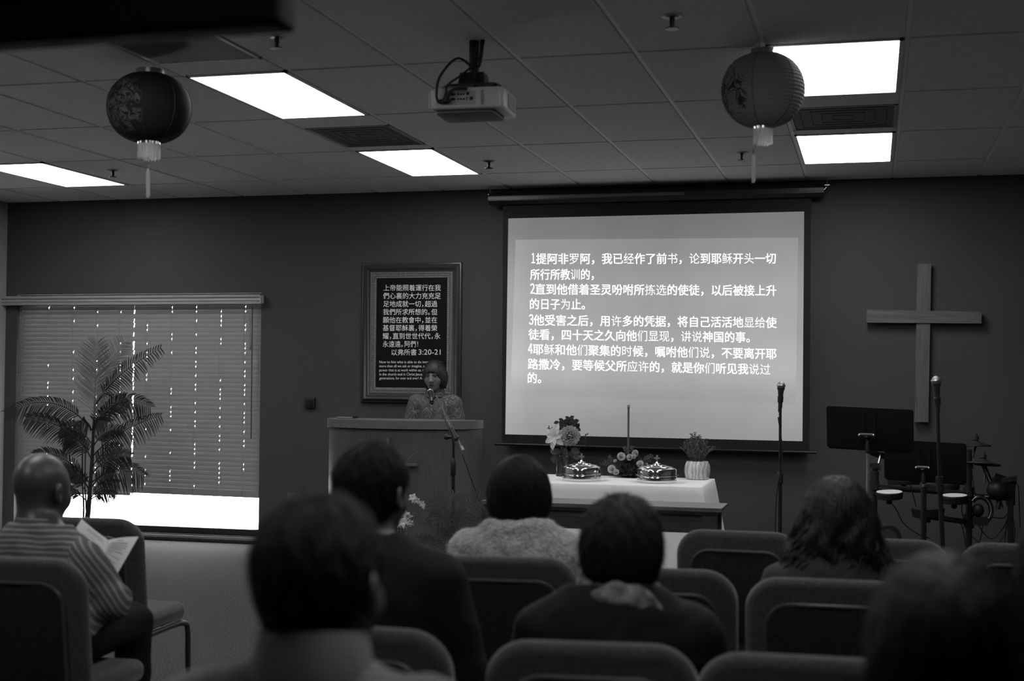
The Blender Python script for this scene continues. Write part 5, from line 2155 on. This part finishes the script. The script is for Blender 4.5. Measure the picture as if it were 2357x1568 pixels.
def page(P, bow, lines, name):
    def S(u, v, lift=0.0):
        p = P[0].lerp(P[1], u).lerp(P[3].lerp(P[2], u), v)
        n = (P[1] - P[0]).cross(P[3] - P[0]).normalized()
        n = n if n.y < 0 else -n
        return p - cn + n * (bow * math.sin(math.pi * u) * (.4 + .6 * v) + lift)
    o = MB().sheet(S, 12, 8).build(name, mPaper, lfl, smooth=60)
    m = MB()
    for v, u0, u1, th in lines:
        nn = 10
        for k in range(nn):
            a, b = u0 + (u1 - u0) * k / nn, u0 + (u1 - u0) * (k + .8) / nn
            m.quad(S(a, v, .0012), S(b, v, .0012), S(b, v + th, .0012), S(a, v + th, .0012))
    m.build('printed_lines', grey('ink', .05, .8), o, smooth=0)
    return o


page(lf0, -.006, [(.16, .30, .85, .022), (.24, .30, .9, .022), (.42, .45, .65, .016), (.55, .2, .85, .014), (.64, .2, .8, .014), (.74, .2, .85, .014)], 'page')
page(rt0, .012, [(.10, .40, .60, .016), (.18, .18, .82, .024), (.25, .16, .85, .018), (.31, .16, .85, .018), (.37, .18, .75, .018), (.45, .18, .85, .018), (.52, .2, .5, .018), (.60, .2, .85, .014), (.72, .22, .8, .014), (.82, .25, .7, .014)], 'page')

# ------------------------------------------------------------------ man in dark suit
q, rz = CH['E0_loc']
hd = atd(858, 1135, 3.60)
F = Figure('man with short black hair in a dark suit jacket, seated left of the fleecy jacket', q, rz, hd, turn=-.16, sh=.186, hs=1.045, neck=.15)
F.body(grey('suit man skin', .075, .5, spec=.4), h=.006)
F.top(mSuit, 'suit_jacket', e=.024, fold=.003, belly=1.12)
F.collar(grey('white shirt collar', .12, .8), .062, .030, 'shirt_collar', fall=.0)
F.collar(mSuit, .072, .020, 'jacket_collar', fall=.03)
F.trousers()
F.hair(short_hair((.080, .052), (-.095, -.105), .011, .052), mHair, h=.0045, amp=.003, n=3500, ln=.032, lift=.005)

# ------------------------------------------------------------------ man in the foreground
hd = atd(738, 1346, 1.95)
F = Figure('man with thinning grey hair in a striped collared shirt, large and blurred in the foreground', (hd.x, hd.y + .02, 0), R_(8), hd, turn=-.22, nod=-.05, sh=.172, hs=1.04, neck=.128)
F.body(grey('foreground man skin', .075, .45, spec=.4), h=.0055)
mSt2 = striped_along('fine striped shirt', .075, .15, (0, .3, 1), .0105, .25)
F.top(mSt2, 'shirt', e=.018, fold=.003, belly=1.1)
F.collar(mSt2, .070, .042)
F.trousers()
F.hair(short_hair((.070, .062), (-.10, -.100), .009, .044), mHairGrey, h=.0045, amp=.0024, n=4500, ln=.026, lift=.006)

# ------------------------------------------------------------------ woman in the fleecy jacket
q, rz = CH['D1_loc']
hd = atd(1197, 1131, 4.87)
F = Figure('woman with a black bob in a pale fleecy jacket, seated before the tables', q, rz, hd, turn=.0, sh=.172, hs=1.0)
F.body(grey('bob woman skin', .09, .5), h=.0065)
mFl = grey('pale fleece', .30, .98, spec=.02, var=(55, .20, .36), bump=(110, 1.0, .012), sheen=.4)


def roll(B):
    c = F.nb + Vector((0, -.004, .026))
    n = 16
    for k in range(n):
        a, b = 2 * math.pi * k / n, 2 * math.pi * (k + 1) / n
        B.cap(c + Vector((.100 * math.cos(a), .090 * math.sin(a), -.010 * math.sin(a))), c + Vector((.100 * math.cos(b), .090 * math.sin(b), -.010 * math.sin(b))), .030, .030, .008)


B = F.top(mFl, 'fleece_jacket', e=.027, fold=.005, extra=roll)
F.strands(B, mFl, 9000, .009, .004, .0011, 5, 'fleece_pile', radial=.8)
F.trousers()
F.hair(bob_hair(.106, -.142, flare=1.03), grey('black bob hair', .0055, .58, spec=.12, bump=(90, .7, .004), stretch=(3, 3, .25)), amp=.0014)

# ------------------------------------------------------------------ person with patterned scarf
q, rz = CH['E1_loc']
hd = atd(1431, 1260, 3.40)
F = Figure('person with short dark hair and a patterned scarf over a dark jacket, bottom centre', q, rz, hd, turn=-.02, sh=.18, hs=1.03, neck=.142)
F.body(grey('scarf person skin', .08, .5), h=.006)
F.top(mSuit, 'jacket', e=.022, fold=.003)
F.trousers()
mSc = grey('patterned scarf', .06, .85, var=(34, .025, .20), bump=(60, .4, .003))
B = Blob(.006)
c = F.nb + Vector((0, -.010, .036))
n = 16
for k in range(n):
    a, b = 2 * math.pi * k / n, 2 * math.pi * (k + 1) / n
    B.cap(c + Vector((.080 * math.cos(a), .078 * math.sin(a), .010 * math.sin(3 * a))), c + Vector((.080 * math.cos(b), .078 * math.sin(b), .010 * math.sin(3 * b))), .027, .027, .015)
B.cap(c + Vector((.045, -.068, .0)), c + Vector((.098, -.066, -.026)), .024, .012, .02)
B.noise(folds(.005, 60))
B.build('scarf', mSc, F.root)


def crop(B, s):
    E_(B, s, (0, -.012, .032), (.094, .108, .098), .02)
    E_(B, s, (0, -.026, -.030), (.092, .092, .085), .05)
    E_(B, s, (0, .07, -.04), (.062, .075, .08), .01, True)
    B.half(s.H(0, -.06, -.105), s.R @ Vector((0, .35, -1)))


F.hair(crop, grey('short dark brown hair', .009, .55, spec=.15, bump=(80, .8, .005), stretch=(3, 3, .3)), amp=.003, n=3500, ln=.04, lift=.005)

# ------------------------------------------------------------------ woman with wavy hair
q, rz = CH['D3_loc']
hd = atd(1926, 1189, 4.42)
F = Figure('woman with long wavy dark hair in dark clothes, seated before the music stands', q, rz, hd, turn=.0, sh=.165, hs=1.04)
F.body(grey('wavy woman skin', .08, .5), h=.0065)
F.top(grey('dark knit', .016, .9), 'sweater', e=.018, fold=.004)
F.trousers()
mWavy = grey('wavy dark hair', .008, .5, spec=.2, bump=(70, .9, .006), stretch=(2.5, 2.5, .5))


def wavy(B, s):
    E_(B, s, (0, -.012, .030), (.096, .112, .098), .02)
    E_(B, s, (0, -.030, -.050), (.128, .108, .12), .06)
    E_(B, s, (0, -.035, -.130), (.150, .100, .120), .06)
    E_(B, s, (0, .09, -.05), (.060, .075, .10), .02, True)
    hx, hy, hz = s.h
    B.noise(lambda X, Y, Z: .008 * np.sin(48 * (X - hx) + 1.1 * np.sin(34 * Z)) * np.clip((hz + .05 - Z) / .12, 0, 1) + .005 * np.sin(95 * (X - hx) + 1.3 * np.sin(52 * Z + 2)) * np.clip((hz + .05 - Z) / .12, 0, 1))


F.hair(wavy, mWavy, h=.005, amp=.002)
rg = random.Random(11)
m = MB()
for k in range(230):
    a = rg.uniform(math.radians(150), math.radians(390))
    top_ = F.H(.085 * math.cos(a), -.02 + .095 * math.sin(a), rg.uniform(-.03, .05))
    ln = rg.uniform(.18, .27)
    pts = []
    ph, am = rg.uniform(0, 6.28), rg.uniform(.009, .022)
    for j in range(15):
        u = j / 14
        pts.append(top_ + Vector((math.cos(a) * (.085 * u + .012 * u * u) + am * u * math.sin(ph + 15 * u), math.sin(a) * .035 * u + am * u * math.cos(ph + 15 * u), -ln * u)))
    rr = rg.uniform(.004, .008)
    m.tube(pts, [rr * (1 - .75 * (j / 14) ** 2) for j in range(15)], 6)
m.build('hair_locks', mWavy, F.root)

# ------------------------------------------------------------------ dark head at the bottom right
hd = atd(2172, 1490, 1.78)
F = Figure('person with straight dark hair, a large dark blurred head at the bottom right', (hd.x, hd.y + .02, 0), R_(4), hd, turn=.05, sh=.16, hs=.98)
F.body(grey('dark head skin', .07, .5), h=.0065)
F.top(grey('black sweater', .012, .9), 'sweater', e=.02)
F.trousers()


def longh(B, s):
    E_(B, s, (0, -.014, .030), (.094, .108, .098), .02)
    E_(B, s, (0, -.028, -.050), (.100, .098, .12), .05)
    E_(B, s, (0, -.034, -.150), (.094, .080, .13), .05)
    E_(B, s, (0, .08, -.05), (.060, .075, .10), .02, True)


F.hair(longh, grey('straight dark hair', .006, .55, spec=.15, bump=(80, .7, .004), stretch=(3, 3, .2)), amp=.0022)

# ------------------------------------------------------------------ person cut off by the right edge
hd = atd(2478, 1300, 2.70)
F = Figure('person with dark hair and pale knit sleeve, cut off by the right photo edge', (hd.x, hd.y + .04, 0), R_(2), hd, turn=.0, sh=.165, hs=1.0)
F.body(grey('edge person skin', .08, .5), h=.0075)
F.top(grey('pale knit', .14, .95, var=(70, .05, .20), bump=(120, .9, .006)), 'knit_sweater', e=.028)
F.trousers()


def longw(B, s):
    longh(B, s)
    E_(B, s, (0, -.03, -.06), (.120, .095, .16), .05)


F.hair(longw, mHair, amp=.0022)

# ================================================================== lanterns
def gold_pattern(name, base, mark, sc, lo, hi, trans):
    m = translucent(name, base, trans, .8)
    m.node_tree.nodes['Principled BSDF'].inputs['Specular IOR Level'].default_value = .12
    nt = m.node_tree
    tc = nt.nodes.new('ShaderNodeTexCoord')
    n = nt.nodes.new('ShaderNodeTexNoise')
    n.inputs['Scale'].default_value = sc
    n.inputs['Detail'].default_value = 2.5
    n.inputs['Distortion'].default_value = 1.2
    nt.links.new(tc.outputs['Object'], n.inputs[0])
    r = nt.nodes.new('ShaderNodeValToRGB')
    els = r.color_ramp.elements
    els[0].position, els[1].position = 0, 1
    els[0].color = els[1].color = (base, base, base, 1)
    for p, v in ((.47, base), (.49, mark), (.52, mark), (.535, base), (.57, base), (.585, mark), (.64, mark), (.66, base)):
        e = els.new(p)
        e.color = (v, v, v, 1)
    nt.links.new(n.outputs['Fac'], r.inputs[0])
    # the painting sits in a patch of the globe
    g = nt.nodes.new('ShaderNodeTexGradient')
    g.gradient_type = 'SPHERICAL'
    mp = nt.nodes.new('ShaderNodeMapping')
    mp.vector_type = 'TEXTURE'
    mp.inputs['Location'].default_value = lo
    mp.inputs['Scale'].default_value = hi
    nt.links.new(tc.outputs['Object'], mp.inputs[0])
    nt.links.new(mp.outputs[0], g.inputs[0])
    st = nt.nodes.new('ShaderNodeMapRange')
    st.inputs[1].default_value = .05
    st.inputs[2].default_value = .25
    nt.links.new(g.outputs['Fac'], st.inputs[0])
    mx = nt.nodes.new('ShaderNodeMixRGB')
    mx.inputs[1].default_value = (base, base, base, 1)
    nt.links.new(st.outputs[0], mx.inputs[0])
    nt.links.new(r.outputs[0], mx.inputs[2])
    for nd in nt.nodes:
        if nd.type == 'BSDF_PRINCIPLED':
            nt.links.new(mx.outputs[0], nd.inputs['Base Color'])
        if nd.type == 'BSDF_TRANSLUCENT':
            nt.links.new(mx.outputs[0], nd.inputs[0])
    return m


mFringe = translucent('tassel thread', .55, .35)


def lantern(label, hook, zc, cx, cy, rx, ry, ring_w, nrib, mat, seams, tassel_dx, ampl):
    s = zc / 3149.2
    c = atd(cx, cy, zc)
    t = thing('paper_lantern', label, 'lantern', c, group='round paper lanterns with tassels')
    a, b = rx * s, ry * s
    rt = ring_w * s / 2
    prof = []
    th0 = math.acos(min(.99, (rt / a)))
    n = 100
    zmax = b * math.sin(th0) ** .9 if False else b
    for i in range(n + 1):
        th = -th0 + 2 * th0 * i / n
        r = a * math.cos(th) ** .85 if math.cos(th) > 0 else 0
        z = b * math.sin(th) / math.sin(th0)
        r = max(r, rt)
        r *= 1 + ampl * abs(math.sin(math.pi * nrib * i / n)) - ampl
        prof.append((r, z))
    MB().lathe(prof, 64, rib=lambda A, z: 1 - .008 * abs(math.sin(A * seams / 2)) ** 8).build('globe', mat, t, smooth=60)
    sm = MB()
    for k in range(seams):
        A = 2 * math.pi * k / seams + .35
        sm.tube([(r * 1.001 * math.cos(A), r * 1.001 * math.sin(A), z) for r, z in prof[2:-2:3]], .0016, 4)
    sm.build('seam', grey('lantern seam', .02, .6), t)
    MB().lathe([(rt * .97, b - .006), (rt * 1.0, b - .006), (rt * 1.0, b + 12 * s), (rt * .96, b + 12 * s), (rt * .95, b - .006)], 40).build('top_ring', grey('foil ring', .45, .18, metal=.9), t, smooth=30)
    rb2 = rt * .80
    MB().lathe([(rb2 * .96, -b - 8 * s), (rb2, -b - 8 * s), (rb2 * 1.02, -b + .006), (rb2 * .96, -b + .006)], 40).build('bottom_ring', grey('foil ring', .45, .18, metal=.9), t, smooth=30)
    m = MB()
    rg = random.Random(int(cx))
    for k in range(120):
        A = 2 * math.pi * k / 120 + rg.uniform(-.02, .02)
        l = 36 * s * rg.uniform(.85, 1.05)
        x, y = rb2 * math.cos(A), rb2 * math.sin(A)
        w = .0011
        dx, dy = -math.sin(A) * w, math.cos(A) * w
        o = rg.uniform(.98, 1.06)
        m.quad((x - dx, y - dy, -b - 6 * s), (x + dx, y + dy, -b - 6 * s), (x * o + dx, y * o + dy, -b - 6 * s - l), (x * o - dx, y * o - dy, -b - 6 * s - l))
    m.build('fringe', mFringe, t, smooth=0)
    zt_ = -b - 6 * s
    dx = tassel_dx * s
    L1_, L2_ = (383 - 328) * s, (450 - 383) * s
    MB().tube([(dx * .2, 0, zt_), (dx, 0, zt_ - L1_)], .0016, 5).lathe([(.0, 0), (.005, .004), (.006, .012), (.003, .02), (.005, .026), (0, .032)], 10, (dx, 0, zt_ - L1_ - .008)).build('cord', grey('tassel cord', .10, .6), t)
    m = MB()
    for k in range(44):
        A = rg.uniform(0, 6.28)
        q = rg.uniform(0, .008)
        x, y = q * math.cos(A) + dx, q * math.sin(A)
        m.tube([(dx + .3 * (x - dx), y * .3, zt_ - L1_), (x, y, zt_ - L1_ - .02), (x * 1.0 + rg.uniform(-.004, .004), y, zt_ - L1_ - L2_ * rg.uniform(.9, 1.04))], .0017, 4)
    m.build('tassel', mFringe, t)
    h = Vector(hook) - c
    m = MB().tube([h, (0, 0, b + 14 * s)], .0012, 5).tube([(-rt * .97, 0, b + 6 * s), (0, 0, b + 14 * s), (rt * .97, 0, b + 6 * s)], .0012, 5)
    m.build('hanging_wire', mBlackMetal, t)
    return t


lh = atz(358, 146, ZC)
lantern('round dark lantern with tassel and painted flowers, hanging at the left', lh, 6.78, 344, 249, 96, 77, 64, 40,
        gold_pattern('lantern cloth', .016, .085, 17, (-.05, -.20, -.01), (.14, .14, .18), .08), 8, -1, .003)
rh = atz(1775, 112, ZC)
lantern('round ribbed lantern with tassel, hanging in front of the lit panel at the right', rh, 6.42, 1756, 208, 96, 83, 56, 25,
        gold_pattern('ribbed lantern cloth', .16, .03, 12, (-.13, -.13, -.04), (.09, .12, .14), .45), 6, -21, .022)

# ================================================================== projector
pc_ = atz(1086, 95, ZC)
zb = atd(1085, 240, (pc_ - Vector((0, 0, EYE))).dot(cfw)).z
pj = thing('projector', 'pale projector hung from the ceiling on a black pole, its rear sockets in view', 'projector', (pc_.x + .012, pc_.y, zb), R_(2))
w, d, hh = .352, .29, .098
B_ = MB().rslab(w, d, .035, hh, .012, 0, seg=5, es=3)
B_.v = [(x, z - d / 2, y) for x, y, z in B_.v]
B_.build('housing', mWhitePl, pj, smooth=50)
B_ = MB().rslab(w * .80, d * .8, .03, .02, .006, 0, seg=5, es=2)
B_.v = [(x - .015, z - d * .4, y - hh / 2 - .006) for x, y, z in B_.v]
B_.build('underside', grey('projector underside', .10, .6), pj, smooth=50)
yb = -d / 2
MB().bbox((-.10, yb - .002, -.03), (.045, yb + .002, .03)).build('socket_panel', grey('socket panel', .30, .5), pj, smooth=0)
for x, z, rx_, rz_ in ((-.085, .016, .005, .005), (-.06, .016, .014, .006), (-.035, .016, .005, .005), (-.022, .016, .005, .005), (-.010, .016, .005, .005), (.010, .018, .008, .008), (-.06, -.006, .014, .006), (-.035, -.006, .005, .005), (-.022, -.006, .005, .005), (-.008, -.006, .005, .005), (.006, -.004, .003, .010), (.026, -.004, .010, .009)):
    MB().ball((x, yb - .002, z), (rx_, .003, rz_), 10).build('socket', mBlack, pj)
MB().bbox((.072, yb - .003, -.035), (.084, yb, .032)).build('lock_bar', grey('lock bar', .2, .4), pj, smooth=0)
m = MB()
for k in range(16):
    m.bbox((w / 2 - .004, yb + .09 + k * .009, -.035), (w / 2 + .006, yb + .0935 + k * .009, .03))
m.build('side_vent', grey('vent fins', .35, .5), pj, smooth=0)
m = MB().bbox((-w / 2 - .006, yb + .02, -.04), (-w / 2 + .002, d / 2 - .04, .03))
m.build('side_panel', grey('left side', .5, .4), pj, smooth=0)
zt_ = ZC - zb
m = MB()
m.box((0, 0, hh / 2 + .025), (.22, .16, .012)).box((0, 0, hh / 2 + .06), (.13, .10, .06), taper=.85)
for sx in (-1, 1):
    m.tube([(0, 0, hh / 2 + .03), (sx * .10, -.02, hh / 2 + .035), (sx * .135, -.05, hh / 2 + .015)], .010, 8)
    m.tube([(sx * .125, -.05, hh / 2 - .004), (sx * .125, -.05, hh / 2 + .03)], .007, 8)
    m.tube([(sx * .08, .07, hh / 2 - .004), (sx * .08, .07, hh / 2 + .02)], .007, 8)
m.build('mount_bracket', mBlackMetal, pj, smooth=30)
MB().tube([(0, 0, hh / 2 + .06), (0, 0, zt_)], .024, 20).build('pole', mBlackMetal, pj)
for pts, r_ in (([(.04, -.02, zt_ - .002), (.035, -.03, zt_ - .12), (.015, -.04, .16), (.03, -.05, .10), (.02, -.10, .05), (-.02, yb - .03, .035), (-.06, yb - .025, .03), (-.085, yb - .02, .005)], .007),
                ([(.05, -.02, zt_ - .002), (.03, -.05, zt_ - .14), (-.06, -.07, .20), (-.115, yb - .02, .10), (-.13, yb - .03, .02), (-.12, yb - .03, -.02), (-.09, yb - .012, -.018)], .006),
                ([(.045, -.02, zt_ - .002), (.03, -.03, .2), (-.05, -.06, .12), (-.085, yb, .06), (-.09, yb - .02, .0)], .005)):
    MB().tube(spline(pts, 6), r_, 8).build('cable', mBlack, pj)
MB().box((-.085, yb - .02, .004), (.022, .02, .05), rot=Matrix.Rotation(.35, 3, 'Y')).ball((-.10, yb - .012, -.017), (.035, .014, .012), 12).build('cable_plug', mBlack, pj)

# ================================================================== dark box hanging near the viewer
YM = 2.15
ma, mb_ = at(0, 79, YM), at(676, 51, YM)
t = thing('hanging_monitor', 'large black flat monitor hung from the ceiling, blurred at the top left corner', 'monitor', (mb_.x - .028, YM, mb_.z), R_(-1.0))
mm = MB().rslab(1.15, .62, .012, .075, .010, 0, seg=4, es=3)
mm.v = [(x - .575, y + .0375, z) for x, y, z in mm.v]
mm.build('casing', grey('black monitor casing', .004, .7, spec=.1), t)
MB().rslab(.5, .3, .02, .03, .008, .12, cy=-.015).build('rear_cover', mBlack, t).location = (-.575, 0, 0)
MB().tube([(-.575, .04, .3), (-.575, .04, ZC - mb_.z)], .022, 14).lathe([(.07, ZC - mb_.z - .006), (.07, ZC - mb_.z)], 20, (-.575, .04, 0)).build('ceiling_pole', mBlackMetal, t)
